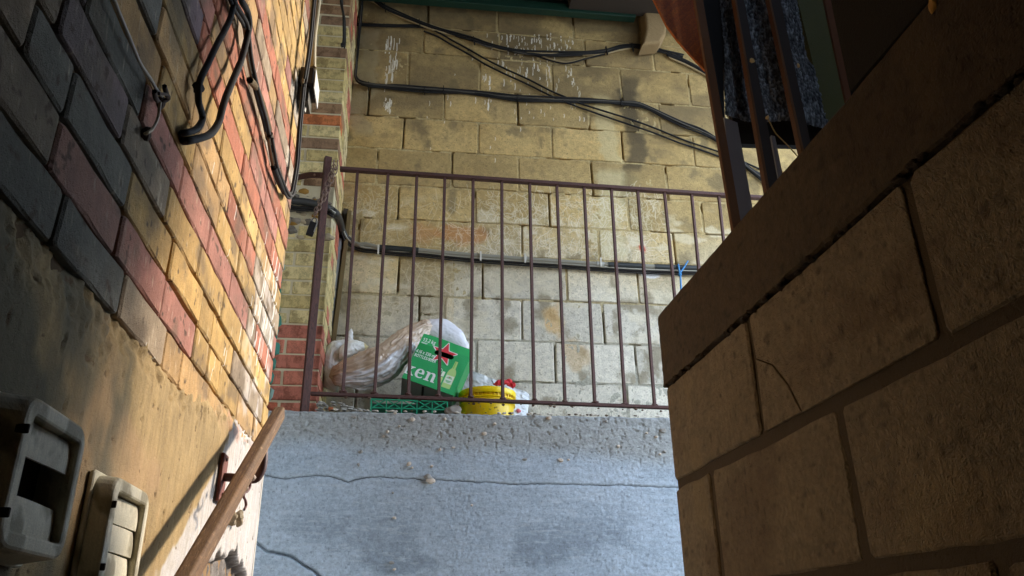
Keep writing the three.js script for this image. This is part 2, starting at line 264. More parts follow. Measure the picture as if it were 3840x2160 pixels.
{
  const morM = mat(0xd6c8a4, 1, { bumpMap: grain(10, 10), bumpScale: 0.003 });
  part(pier, 'mortar', [box(-0.80, XP - 0.004, YF - 0.1, 3.35, ZB + 0.004, ZP - 0.004)], morM);
  const CH = 0.0655, y00 = YF + 0.008;
  for (let k = -1; k < 39; k++) {
    const y0 = y00 + k * CH + 0.004, y1 = y0 + CH - 0.008, lowRed = k < 6, j = 0.002, bv = 0.004;
    const yb = k * CH + y00;
    const colr = (side) => { const u = rnd(); if (side) return u < 0.6 ? pick(PM.pale) : u < 0.85 ? pick(PM.red) : pick(PM.olive); if (lowRed) return pick(PM.red); if (yb > 2.55) return u < 0.75 ? pick(PM.dull) : pick(PM.olive); return u < 0.78 ? pick(PM.olive) : u < 0.9 ? pick(PM.rust) : pick(PM.dull); };
    const rub = yb > 1.61 && yb < 1.83;                                                          // where the bricks are broken out round the conduit
    const P = (x0, x1, z0, z1, m, jj = j) => part(pier, 'brick', chunk(x0, x1, y0, y1, z0, z1, bv, jj), m);
    const mc = colr(false);
    if (k % 2) {
      if (!rub) P(XP - 0.205, XP, ZP - 0.095, ZP + rr(-0.002, 0.002), mc);
      P(-0.78, XP - 0.213, ZP - 0.095, ZP + rr(-0.002, 0.002), colr(false));
      P(XP - 0.09, XP + rr(-0.002, 0.002), ZP - 0.198, ZP - 0.103, colr(true)); P(XP - 0.09, XP + rr(-0.002, 0.002), ZB + 0.005, ZP - 0.206, colr(true));
    } else {
      if (!rub) { P(XP - 0.139, XP, ZP - 0.198, ZP + rr(-0.003, 0.002), mc); P(XP - 0.19, XP - 0.149, ZP - 0.095, ZP + rr(-0.004, 0.001), colr(false)); }
      P(-0.78, XP - 0.2, ZP - 0.095, ZP + rr(-0.002, 0.002), colr(false));
      P(XP - 0.09, XP + rr(-0.002, 0.002), ZB + 0.005, ZP - 0.206, colr(true));
    }
  }
  const rm = [mat(0x8d8272, 1), mat(0x9a7434, 1), mat(0x6e665a, 1), mat(0xb0a082, 1)];
  for (let i = 0; i < 60; i++) { const c = V(rr(-0.60, XP - 0.015), rr(1.60, 1.83), ZP - rr(0.004, 0.03)); part(pier, 'rubble', lump(c, rr(0.012, 0.03), i, 1.3, 0.8, 0.8), rm[i % 4]); }
  // teal paint that ran down the edge
  const teal = mat(0x3f8f7c, 0.6), tealPale = mat(0x9fc0b4, 0.8);
  for (let k = 0; k < 10; k++) { const y0 = YF + 0.075 + k * 0.062, q = outline(-0.556, -0.526 - rr(0, 0.012) - 0.012 * (k > 5), y0, y0 + rr(0.045, 0.06), 0.004, 4, 0.012); part(pier, 'paint_run', slab(q, ZP + 0.0062 - ZB, 0.004, 0.001, mapB, [0, 1, 0, 1]), k < 1 || k > 8 ? tealPale : teal); }
}
// ---------------------------------------------------------------- the block wall behind the landing
const extB = [-0.45, 2.25, 0.70, 3.40];
const X2 = (x, y) => atZ(z2(x, y), -ZB).x, X5 = (x, y) => atZ(z5(x, y), -ZB).x;
const backY = [0.70, 0.886, 1.092, 1.294, 1.509, 1.737, 1.92, 2.115, 2.33, 2.53, 2.734, 2.962, 3.148, 3.36];
const backJ = [
  [0.18, 0.58, 0.97], [X5(1420, 1449), X5(1000, 1449), 1.02], [X5(1020, 1250), X5(1615, 1290), X5(2220, 1250)], [X5(590, 870), X5(780, 880), X5(1365, 970), X5(1980, 1000)],
  [X5(430, 640), X5(1065, 680), X5(1700, 700), X5(2240, 720)], [X5(130, 300), X5(765, 330), X5(1365, 350), X5(1945, 400), X5(2515, 450)], [X5(430, 100), X5(1010, 120), X5(1570, 130), X5(2170, 200)],
  [X2(270, 1250), X2(835, 1260), X2(1335, 1260), X2(1890, 1320), X2(2450, 1330)], [X2(470, 1000), X2(1035, 1050), X2(1590, 1080), X2(2120, 1100)], [X2(205, 770), X2(775, 820), X2(1330, 850), X2(1865, 860), X2(2400, 900)],
  [X2(505, 530), X2(1045, 560), X2(1590, 580), X2(2110, 660)], [X2(620, 320), X2(1190, 310), X2(1835, 370), X2(2350, 400)], [X2(655, 100), X2(1175, 150), X2(1750, 200)],
];
const openJoints = [z2(655, 100), z2(1332, 850), z2(2125, 1090), z2(1888, 1320), z2(465, 1000), z2(845, 1260), z2(205, 770), z5(430, 100), z5(1065, 690), z5(430, 640), z5(590, 870), z5(1365, 960), z5(2515, 420), z5(1615, 1300), z5(1985, 1020), z5(775, 330), z5(1360, 320), z5(1570, 120)].map((p) => { const w = atZ(p, -ZB); return [w.x, w.y]; });
const whiteDrops = [];
{
  const q = rngOf(77), add = (n, x0, x1, y0, y1, w, l) => { for (let i = 0; i < n; i++) { const p = atZ(z2(mix(x0, x1, q()), mix(y0, y1, q())), -ZB); whiteDrops.push([p.x, p.y, w * (0.5 + q()), l * (0.3 + q())]); } };
  add(34, 330, 440, 270, 620, 0.0028, 0.07); add(12, 320, 380, 680, 840, 0.0026, 0.04); add(90, 1180, 1760, 250, 400, 0.0024, 0.03); add(60, 1180, 1800, 430, 720, 0.002, 0.04); add(14, 640, 1200, 200, 900, 0.0018, 0.03); add(16, 1300, 1800, 770, 900, 0.0018, 0.03); add(8, 150, 2300, 850, 1250, 0.0018, 0.025); add(10, 1050, 1120, 470, 800, 0.0025, 0.06);
}
const PR = [z5(1600, 960), z5(1790, 1230), z5(900, 320), z5(2270, 420), z5(2330, 630), z5(640, 310)].map((p) => atZ(p, -ZB));
const [R1, R2, R3, R4] = [[1910, 2040, 640], [2120, 2250, 640], [1900, 2110, 1130], [110, 245, 300]].map(([a, b, y]) => [X2(a, y), X2(b, y)]);
const scratches = [];
{
  const q = rngOf(404), zone = (n, x0, x1, y0, y1, L, w, k, curl) => { for (let i = 0; i < n; i++) { let p = atZ(z5(mix(x0, x1, q()), mix(y0, y1, q())), -ZB), x = p.x, y = p.y, t = q() * 6.28, l = L * (0.4 + q()); const pts = [[x, y]]; for (let s = 0; s < 5; s++) { t += (q() - 0.5) * curl; x += Math.cos(t) * l / 5; y += Math.sin(t) * l / 5 * 1.3; pts.push([x, y]); } scratches.push([pts, w * (0.6 + q()), k * (0.4 + 0.6 * q())]); } };
  zone(420, 1040, 2420, 20, 220, 0.06, 0.0022, 0.75, 1.6); zone(420, 800, 2450, 260, 500, 0.06, 0.0022, 0.75, 1.4); zone(90, 60, 400, 30, 220, 0.06, 0.002, 0.6, 1.2); zone(60, 100, 760, 250, 430, 0.09, 0.0018, 0.5, 0.6); zone(60, 480, 1000, 520, 790, 0.12, 0.0018, 0.55, 0.8); zone(120, 60, 560, 820, 1090, 0.08, 0.002, 0.45, 1.0); zone(220, 820, 2400, 560, 1430, 0.05, 0.002, 0.4, 1.6); zone(26, 660, 990, 40, 190, 0.07, 0.002, 0.6, 0.3);
}
const scratchAt = strokeMask(1300, 1300, extB, scratches), dropAt = strokeMask(1300, 1300, extB, whiteDrops.map(([x, y, w, l]) => [[[x, y], [x + 0.002, y - l * 0.5], [x - 0.001, y - l]], w * 1.7, 0.95]));
const backMap = colourMap(1300, 1300, extB, (x, y) => {
  let r = 0; while (r < 12 && backY[r + 1] < y) r++;
  const J = backJ[r]; let i = 0; while (i < J.length && J[i] < x) i++;
  const tone = TAB[(r * 37 + i * 11) & 65535];
  const n = fbm(x * 6, y * 6, 5), f = vn(x * 420, y * 420), f2 = fbm(x * 60, y * 60, 3);
  let c = mix3([212, 184, 124], [186, 156, 98], n); c = c.map((q) => q * (0.84 + 0.2 * tone));
  const low = ss(2.0, 1.35, y + 0.5 * (fbm(x * 2.2, y * 2.2, 4) - 0.5) + 0.12 * (x < 0.2 ? 1 : 0)); c = mix3(c, [222, 218, 204].map((q) => q * (0.92 + 0.12 * tone)), low * 0.9);  // lower blocks lightened and cooled, the light falling there put into the colour
  const v = 0.82 + 0.2 * f2 + 0.13 * f; c = c.map((q) => q * v);
  const pit = ss(0.8, 0.9, vn(x * 170, y * 170)) * 0.35; c = mix3(c, [96, 84, 60], pit);
  // chalk scratches and rubbed plaster
  const dk = ss(0.60, 0.78, fbm(x * 11 + 60, y * 8, 5)); c = mix3(c, [104, 92, 66], 0.5 * dk);
  const smear = ss(0.56, 0.72, fbm(x * 9 + 20, y * 16, 4)) * ss(1.2, 1.4, y) * ss(2.12, 1.95, y) * 0.55; c = mix3(c, [222, 212, 184], smear);
  // grey damp and rust patches
  const grey = ss(0.52, 0.72, fbm(x * 3 + 3, y * 7 + 1, 4)) * ss(1.9, 2.6, y) * 0.55; c = mix3(c, [118, 102, 72], grey);
  const sootDark = ss(0.40, 0.62, fbm(x * 4 + 31, y * 5 + 8, 5)) * ss(2.35, 2.8, y + 0.5 * (fbm(x * 5, y * 5 + 40, 3) - 0.5)); c = mix3(c, [110, 94, 66], 0.5 * sootDark);  // grime on the upper blocks that also paints in shade under the deck
  const rust = (px, py, sx, sy, k) => { const d = Math.hypot((x - px) / sx, (y - py) / sy) + 0.9 * (fbm(x * 18, y * 18, 3) - 0.5); return k * ss(1, 0.45, d); };
  c = mix3(c, [214, 160, 84], rust(PR[0].x, PR[0].y, 0.06, 0.11, 0.5)); c = mix3(c, [196, 156, 100], rust(PR[1].x, PR[1].y, 0.1, 0.1, 0.4)); c = mix3(c, [190, 116, 62], rust(PR[2].x, PR[2].y, 0.16, 0.07, 0.5)); c = mix3(c, [190, 120, 66], rust(PR[5].x, PR[5].y, 0.1, 0.08, 0.4));
  c = mix3(c, [198, 72, 52], rust(PR[3].x, PR[3].y, 0.028, 0.035, 0.9)); c = mix3(c, [244, 244, 240], rust(PR[4].x, PR[4].y, 0.06, 0.02, 1));
  // upright runs of whitewash and of tar near the stair
  const run = (a, b, y0, y1, col, k) => { const w = 0.14 * (fbm(y * 7, a * 50, 4) - 0.5) + 0.03 * (fbm(x * 40, y * 30, 2) - 0.5); c = mix3(c, col, k * ss(a - 0.015, a + 0.02, x + w) * ss(b + 0.02, b - 0.015, x + w) * ss(y0 - 0.02, y0 + 0.03, y) * ss(y1 + 0.03, y1 - 0.03, y) * (0.75 + 0.25 * f2)); };
  run(R1[0], R1[1], 2.32, 2.76, [206, 190, 142], 0.8); run(R2[0], R2[1], 2.28, 2.9, [74, 64, 46], 0.75); run(R3[0], R3[1], 1.75, 2.28, [206, 194, 152], 0.7); run(R3[1], R3[1] + 0.1, 1.9, 2.27, [150, 134, 90], 0.5); run(R4[0], R4[1], 2.4, 3.1, [176, 164, 130], 0.6);
  c = mix3(c, [240, 234, 214], scratchAt(x, y)); return mix3(c, [242, 238, 224], dropAt(x, y));
});
const backMat = mat(0xffffff, 0.95, { map: backMap, bumpMap: grain(12, 12), bumpScale: 0.003 });
const wallB = thing('block_wall', 'stained tan concrete block wall behind the railing and the cables', 'wall', V(0.9, YF, ZB - 0.1));
{
  const mm = colourMap(512, 512, extB, (x, y) => { const n = fbm(x * 30, y * 30, 4), f = vn(x * 250, y * 250); return mix3(mix3([172, 148, 98], [218, 198, 146], n), [186, 182, 164], ss(1.7, 1.2, y)).map((q) => q * (0.82 + 0.26 * f)); });
  part(wallB, 'mortar', sheet(560, 220, (s, t) => { const a = mix(-0.45, 2.2, s), b = mix(0.72, 3.36, t); return [a, b, -0.0024 + 0.005 * (fbm(a * 9, b * 9, 3) - 0.55) + 0.006 * (fbm(a * 60, b * 60, 3) - 0.5) - 0.016 * ss(0.62, 0.7, fbm(a * 13 + 2, b * 13, 2)) - 0.03 * openJoints.reduce((m, [x, y]) => Math.max(m, Math.abs(b - y) < 0.075 + 0.02 * vn(x * 90, 1) ? ss(0.008, 0.002, Math.abs(a - x - 0.006 * (vn(b * 40, x * 30) - 0.5))) : 0), 0)]; }, mapB, extB), mat(0xffffff, 1, { map: mm, bumpMap: grain(20, 20), bumpScale: 0.004 }));
  part(wallB, 'wall_core', [box(-0.8, 2.2, -0.2, 3.4, ZB - 0.19, ZB - 0.03)], mat(0x8a7c5c, 1));
  for (let r = 0; r < 13; r++) {
    const J = [...backJ[r]]; while (J[0] > -0.37) J.unshift(J[0] - 0.397); while (J[J.length - 1] < 2.18) J.push(J[J.length - 1] + 0.4);
    for (let i = 0; i < J.length - 1; i++) {
      const a0 = Math.max(-0.42, J[i] + 0.005), a1 = Math.min(2.2, J[i + 1] - 0.005); if (a1 - a0 < 0.05) continue;
      const halves = r === 3 && Math.abs(J[i] - backJ[3][0]) < 1e-6 ? [[backY[r], backY[r] + 0.07], [backY[r] + 0.072, backY[r] + 0.12], [backY[r] + 0.122, backY[r + 1]]] : [[backY[r], backY[r + 1]]];
      for (const [b0, b1] of halves) part(wallB, 'block', slab(outline(a0, a1, b0 + 0.005, b1 - 0.004, 0.0022, 6, 0.007), rr(-0.002, 0.004), 0.045, 0.003, mapB, extB, rr(-0.001, 0.002)), backMat);
    }
  }
}
// ---------------------------------------------------------------- the retaining wall below the landing, cracked in two
const extF = [-0.6, 1.6, -0.05, 0.83];
const crackPts = [z7(1960, 640), z7(2010, 690), z7(2130, 715), z7(2330, 695), z7(2480, 690), z8(40, 735), z8(150, 708), z8(260, 700), z8(420, 708), z8(640, 720), z8(860, 728), z8(1040, 742), z8(1120, 735), z8(1200, 752), z8(1330, 757), z8(1480, 750), z8(1800, 760), z8(1990, 765), z8(2150, 762), z8(2300, 772), z8(2530, 780)].map((p) => { const w = atZ(p, 3); return [w.x, w.y]; });
const crack = (x) => lut([[-0.7, crackPts[0][1] + 0.01], ...crackPts, [1.7, crackPts[crackPts.length - 1][1]]], x) + 0.006 * (fbm(x * 60, 1.7, 3) - 0.5) + 0.0035 * (vn(x * 220, 4.4) - 0.5);
const crack2 = [z7(1910, 1180), z7(1960, 1215), z7(2010, 1262), z7(2110, 1280), z7(2200, 1300), z7(2300, 1372), z7(2360, 1400), z7(2410, 1449), z7(2480, 1560)].map((p) => { const w = atZ(p, 3); return [w.x, w.y]; });
const faceF = (a, b) => {
  const band = ss(0.60, 0.68, b + 0.06 * (fbm(a * 3, 9.1, 3) - 0.5) + 0.02 * (a - 0.3)), n1 = fbm(a * 55 + b * 14, b * 70, 3), n2 = fbm(a * 150, b * 120, 2);
  let h = 0.006 * (fbm(a * 4, b * 4, 3) - 0.5) + 0.0015 * (fbm(a * 14, b * 90, 2) - 0.5) * (1 - band);
  h += (0.0015 + 0.0016 * band) * (n1 - 0.5) + (0.0014 + 0.0010 * band) * (n2 - 0.5) - 0.003 * ss(0.70, 0.77, fbm(a * 95 + 4, b * 75 + a * 20, 2)) * (0.25 + band);
  const rough = ss(0.5, 0.66, fbm(a * 5 + 11, b * 5, 3)); h += 0.003 * rough * (fbm(a * 120, b * 90, 2) - 0.5);
  return h;
};
const retMap = colourMap(1500, 600, extF, (a, b) => {
  const band = ss(0.60, 0.69, b + 0.06 * (fbm(a * 3, 9.1, 3) - 0.5) + 0.02 * (a - 0.3)), n = fbm(a * 7, b * 9, 5), s = fbm(a * 16, b * 170, 3), f = vn(a * 500, b * 500), f2 = fbm(a * 110, b * 110, 2);
  let c = mix3([158, 170, 179], [180, 190, 198], n); c = mix3(c, [156, 156, 150], 0.85 * band);
  c = mix3(c, [100, 110, 118], 0.42 * ss(0.52, 0.72, fbm(a * 4 + 6, b * 7 + 2, 4)) * ss(0.5, 0.3, b)); c = mix3(c, [186, 196, 202], 0.3 * ss(0.58, 0.7, s) * (1 - band) * ss(0.45, 0.6, fbm(a * 6, b * 6 + 9, 3)));
  const v = 0.84 + 0.14 * f + 0.18 * f2; c = c.map((q) => q * v);
  const rub = ss(0.62, 0.74, fbm(a * 22 + b * 8, b * 120, 3)); c = mix3(c, [196, 202, 204], 0.3 * rub);
  const speck = ss(0.86, 0.93, vn(a * 160, b * 160)); return mix3(c, [92, 96, 98], 0.35 * speck);
});
const retMat = mat(0xffffff, 0.9, { map: retMap, bumpMap: grain(18, 7), bumpScale: 0.0018 });
const ret = thing('retaining_wall', 'cracked blue-grey rendered concrete wall below the landing and its railing', 'wall', V(0.4, -0.2, ZF));
{
  const edge = (a) => YF - 0.004 + 0.010 * (fbm(a * 26, 5.5, 4) - 0.5);
  part(ret, 'upper_render', sheet(620, 130, (s, t) => { const a = mix(-0.62, 1.6, s), b = mix(crack(a) + 0.0008, edge(a), t); const rnd_ = ss(0.96, 1, t); return [a, b, faceF(a, b) - 0.012 * rnd_ * rnd_ - 0.004 * ss(0.02, 0, t)]; }, mapF, extF), retMat);
  part(ret, 'lower_render', sheet(620, 210, (s, t) => {
    const a = mix(-0.62, 1.6, s), b = mix(-0.02, crack(a) - 0.0008 - 0.002 * vn(a * 30, 2.2), t); let h = faceF(a, b) - 0.004 * ss(0.98, 1, t);
    let d = 9; for (let i = 1; i < crack2.length; i++) { const [x0, y0] = crack2[i - 1], [x1, y1] = crack2[i], k = sat(((a - x0) * (x1 - x0) + (b - y0) * (y1 - y0)) / ((x1 - x0) ** 2 + (y1 - y0) ** 2)); d = Math.min(d, Math.hypot(a - x0 - k * (x1 - x0), b - y0 - k * (y1 - y0))); }
    h -= 0.02 * ss(0.006, 0.002, d); return [a, b, h];
  }, mapF, extF), retMat);
  part(ret, 'wall_core', [box(-0.9, 2.9, -1.7, YF - 0.02, ZF - 0.16, ZF - 0.02), box(-0.9, 2.9, -1.7, -0.02, ZF - 0.02, ZF - 0.001), box(1.6, 2.9, -0.02, YF - 0.012, ZF - 0.02, ZF - 0.001)], mat(0x7c868c, 0.95));
  const lm = [mat(0xc9b9a6, 0.95), mat(0x9a958c, 0.95)];
  const spots = [[95, 250, 9], [540, 268, 9], [350, 360, 8], [345, 395, 9], [440, 320, 6], [405, 220, 6], [145, 512, 8], [1160, 300, 9], [1565, 258, 10], [1385, 568, 7], [1655, 575, 8], [1715, 572, 6], [2430, 350, 12], [2305, 370, 7], [2375, 400, 7], [2440, 510, 7], [510, 605, 10], [535, 632, 8], [130, 610, 8], [680, 620, 6], [745, 495, 7], [655, 700, 13], [675, 735, 14], [400, 1010, 8], [390, 820, 7], [985, 915, 6], [400, 1400, 8], [380, 1350, 7], [1080, 375, 8], [845, 480, 6], [2000, 280, 7], [2090, 470, 7], [785, 265, 6], [1450, 240, 7], [320, 395, 6], [2405, 530, 6]];
  for (const [i, [x, y, s]] of spots.entries()) { const w = atZ(z8(x, y), 2.998); part(ret, 'render_crumb', lump(V(w.x, w.y, ZF + 0.003), s * 0.0008, i, rr(0.9, 1.6), rr(0.7, 1.1), 1, i % 3 ? 1 : 2), lm[i % 3 ? 0 : 1]); }
  const tg = lump(V(-0.06, 0.2, 0), 0.001, 1); tg.dispose();
}
struct('landing', [box(-0.9, 2.9, YF - 0.10, YF - 0.006, ZB - 0.02, ZF - 0.03)], mat(0x77736a, 0.95, { bumpMap: grain(8, 4), bumpScale: 0.003 }));
// ---------------------------------------------------------------- the block parapet on the right, and what stands on it
const extR = [-1.6, 1.4, -0.6, 0.75];
const rightMap = colourMap(800, 440, extR, (a, b) => {
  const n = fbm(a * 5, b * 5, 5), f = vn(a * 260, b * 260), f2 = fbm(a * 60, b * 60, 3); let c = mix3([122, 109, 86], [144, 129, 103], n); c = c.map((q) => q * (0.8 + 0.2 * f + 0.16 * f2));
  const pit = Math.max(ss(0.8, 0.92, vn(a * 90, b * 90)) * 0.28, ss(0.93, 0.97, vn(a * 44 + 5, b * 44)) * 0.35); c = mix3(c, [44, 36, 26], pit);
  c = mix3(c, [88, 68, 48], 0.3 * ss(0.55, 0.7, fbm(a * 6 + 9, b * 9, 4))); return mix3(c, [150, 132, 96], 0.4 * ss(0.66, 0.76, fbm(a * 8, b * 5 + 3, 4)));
});
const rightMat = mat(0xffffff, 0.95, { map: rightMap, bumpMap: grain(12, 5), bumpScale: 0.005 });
let capMat;
const wallR = thing('block_parapet', 'dark concrete block parapet with a thick chipped cap, close by on the right', 'wall', V(0.62, -0.2, -0.6));
{
  const mm = mat(0x544836, 1, { bumpMap: grain(24, 10), bumpScale: 0.003 });
  capMat = mat(0x9e968c, 0.95, { map: rightMap, bumpMap: grain(9, 4), bumpScale: 0.003 });
  part(wallR, 'mortar', sheet(160, 90, (s, t) => { const a = mix(-1.482, 0.9, s), b = mix(-0.6, 0.452, t); return [a, b, -0.0035 + 0.004 * (fbm(a * 30, b * 30, 3) - 0.5)]; }, mapR, extR), mm);
  const core = new THREE.BoxGeometry(0.165, 2.14, 2.66); core.translate(0.62, -0.63, -0.155); part(wallR, 'wall_core', [core], mat(0x6a5a45, 1));
  const ys = [-0.52, -0.327, -0.133, 0.065, 0.262, 0.452];
  for (let r = 0; r < 5; r++) {
    const odd = r % 2 === 0, zs = odd ? [-1.486, -1.1, -0.69, -0.285, 0.12, 0.52, 0.9] : [-1.486, -1.316, -0.897, -0.487, -0.08, 0.33, 0.73, 0.9];
    for (let i = 0; i < zs.length - 1; i++) {
      const a0 = zs[i] + (i ? 0.006 : 0), a1 = zs[i + 1] - 0.006;
      if (r === 4 && i === 1) {                                                                  // the cracked block under the cap
        const b0 = ys[r] + 0.0085, b1 = 0.4512;
        part(wallR, 'block', slab([[a0, b0], [a0 + 0.11, b0 + 0.001], [a0 + 0.085, b0 + 0.045], [a0 + 0.05, b0 + 0.085], [a0 + 0.004, b0 + 0.11]], 0.001, 0.06, 0.0008, mapR, extR), rightMat);
        part(wallR, 'block', slab([[a0 + 0.1115, b0], [a1 - 0.006, b0 + 0.001], [a1, b0 + 0.006], [a1 - 0.001, b1 - 0.006], [a1 - 0.006, b1], [mix(a0, a1, 0.5), b1 - 0.002], [a0 + 0.004, b1], [a0, b1 - 0.005], [a0 + 0.003, b0 + 0.1115], [a0 + 0.0515, b0 + 0.0862], [a0 + 0.0868, b0 + 0.0458]], 0, 0.06, 0.0008, mapR, extR), rightMat);
        continue;
      }
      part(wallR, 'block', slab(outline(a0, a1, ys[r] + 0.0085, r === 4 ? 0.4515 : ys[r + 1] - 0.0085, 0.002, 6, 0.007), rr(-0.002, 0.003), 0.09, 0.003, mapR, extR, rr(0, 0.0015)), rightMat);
    }
  }
  for (const [a0, a1] of [[-1.50, 0.1], [0.107, 0.9]]) {
    const q = [], n = 90; for (let i = 0; i <= n; i++) q.push([mix(a0, a1, i / n), 0.4535 + 0.004 * fbm(i * 0.3, a0 * 7, 3) + 0.003 * rnd() * (i < 45 ? 1.4 : 0.6)]);
    q.push([a1, 0.600], [a1 - 0.005, 0.606]); for (let i = n - 1; i > 0; i--) q.push([mix(a0, a1, i / n), 0.606 + 0.004 * (fbm(i * 0.7, a0 * 3, 3) - 0.5)]);
    q.push([a0 + 0.008, 0.604]); for (let i = 1; i < 22; i++) q.push([a0 + 0.002 + 0.006 * fbm(i * 0.6, 7.7, 3) + 0.003 * rnd(), mix(0.603, 0.458, i / 22)]);
    part(wallR, 'cap_block', slab(q, 0.004, 0.19, 0.004, mapR, extR), capMat);
  }
}
{ const bits = []; for (let i = 0; i < 110; i++) { const a = -1.48 + 1.5 * Math.pow(rnd(), 1.5); bits.push(lump(mapR(a, 0.4535 + rr(-0.004, 0.004), rr(-0.002, 0.006)), rr(0.002, 0.0055), i, 1, 0.8, 1.4)); } part(wallR, 'mortar_crumb', bits, capMat, true); }
const upR = thing('upper_wall', 'dark rough wall rising from the parapet in the top right corner', 'wall', V(0.7, 0.61, 0));
{
  const um = mat(0x2a241b, 1, { bumpMap: grain(10, 10), bumpScale: 0.004 });
  const e = []; for (let i = 0; i <= 40; i++) { const b = mix(0.612, 3.2, i / 40); e.push([-0.745 + 0.02 * (fbm(b * 18, 3.3, 3) - 0.5) + 0.03 * (b - 0.6) * (b < 1), b]); }
  const q = [...e.map((p) => p).reverse(), [0.92, 0.612], [0.92, 3.2]];
  const sh = new THREE.Shape(q.map(([a, b]) => new THREE.Vector2(a, b))); 
  const g = new THREE.ExtrudeGeometry(sh, { depth: 0.2, bevelEnabled: false }); const p = g.attributes.position;
  for (let i = 0; i < p.count; i++) { const w = mapR(p.getX(i), p.getY(i), -p.getZ(i)); p.setXYZ(i, w.x, w.y, w.z); } g.computeVertexNormals();
  part(upR, 'wall_face', [g], um);
  const hang = mat(0xb88a3c, 0.8);
  const leaf = thing('dry_leaf', 'small ochre dry leaf clinging high up in the top right corner', 'leaf', V(0.53, 1.0, -0.6));
  const lp = atX([3497, 14], 0.525); part(leaf, 'blade', [lump(lp, 0.007, 3, 0.4, 1.6, 0.9)], hang); 
}
// the upper stair beyond the parapet: post, bars, carpet, boards
const DS = 1.66;
const quadBar = (A, B, C2, D, thick) => {                                                          // a flat bar given by its four measured corners and a thickness away from the viewer
  const f = [A, B, C2, D], n = B.clone().sub(A).cross(D.clone().sub(A)).normalize(); if (n.z < 0) n.negate();
  const P = [], back = f.map((v) => v.clone().addScaledVector(n, -thick)), quad = (a, b, c, d) => { for (const v of [a, b, c, a, c, d]) P.push(v.x, v.y, v.z); };
  quad(f[0], f[1], f[2], f[3]); quad(back[3], back[2], back[1], back[0]);
  for (let i = 0; i < 4; i++) { const j = (i + 1) % 4; quad(f[i], back[i], back[j], f[j]); }
  const g = new THREE.BufferGeometry(); g.setAttribute('position', new THREE.Float32BufferAttribute(P, 3)); g.setAttribute('uv', new THREE.Float32BufferAttribute(new Array(P.length / 3 * 2).fill(0).map((_, i) => i % 2 ? P[(i >> 1) * 3 + 1] * 3 : P[(i >> 1) * 3] * 3), 2)); g.computeVertexNormals(); return g;
};
const S = (x, y, d = DS) => atZ(zs(x, y), d);
const ext2 = (a, b, k) => b.clone().add(b.clone().sub(a).multiplyScalar(k));                      // run a line on beyond b
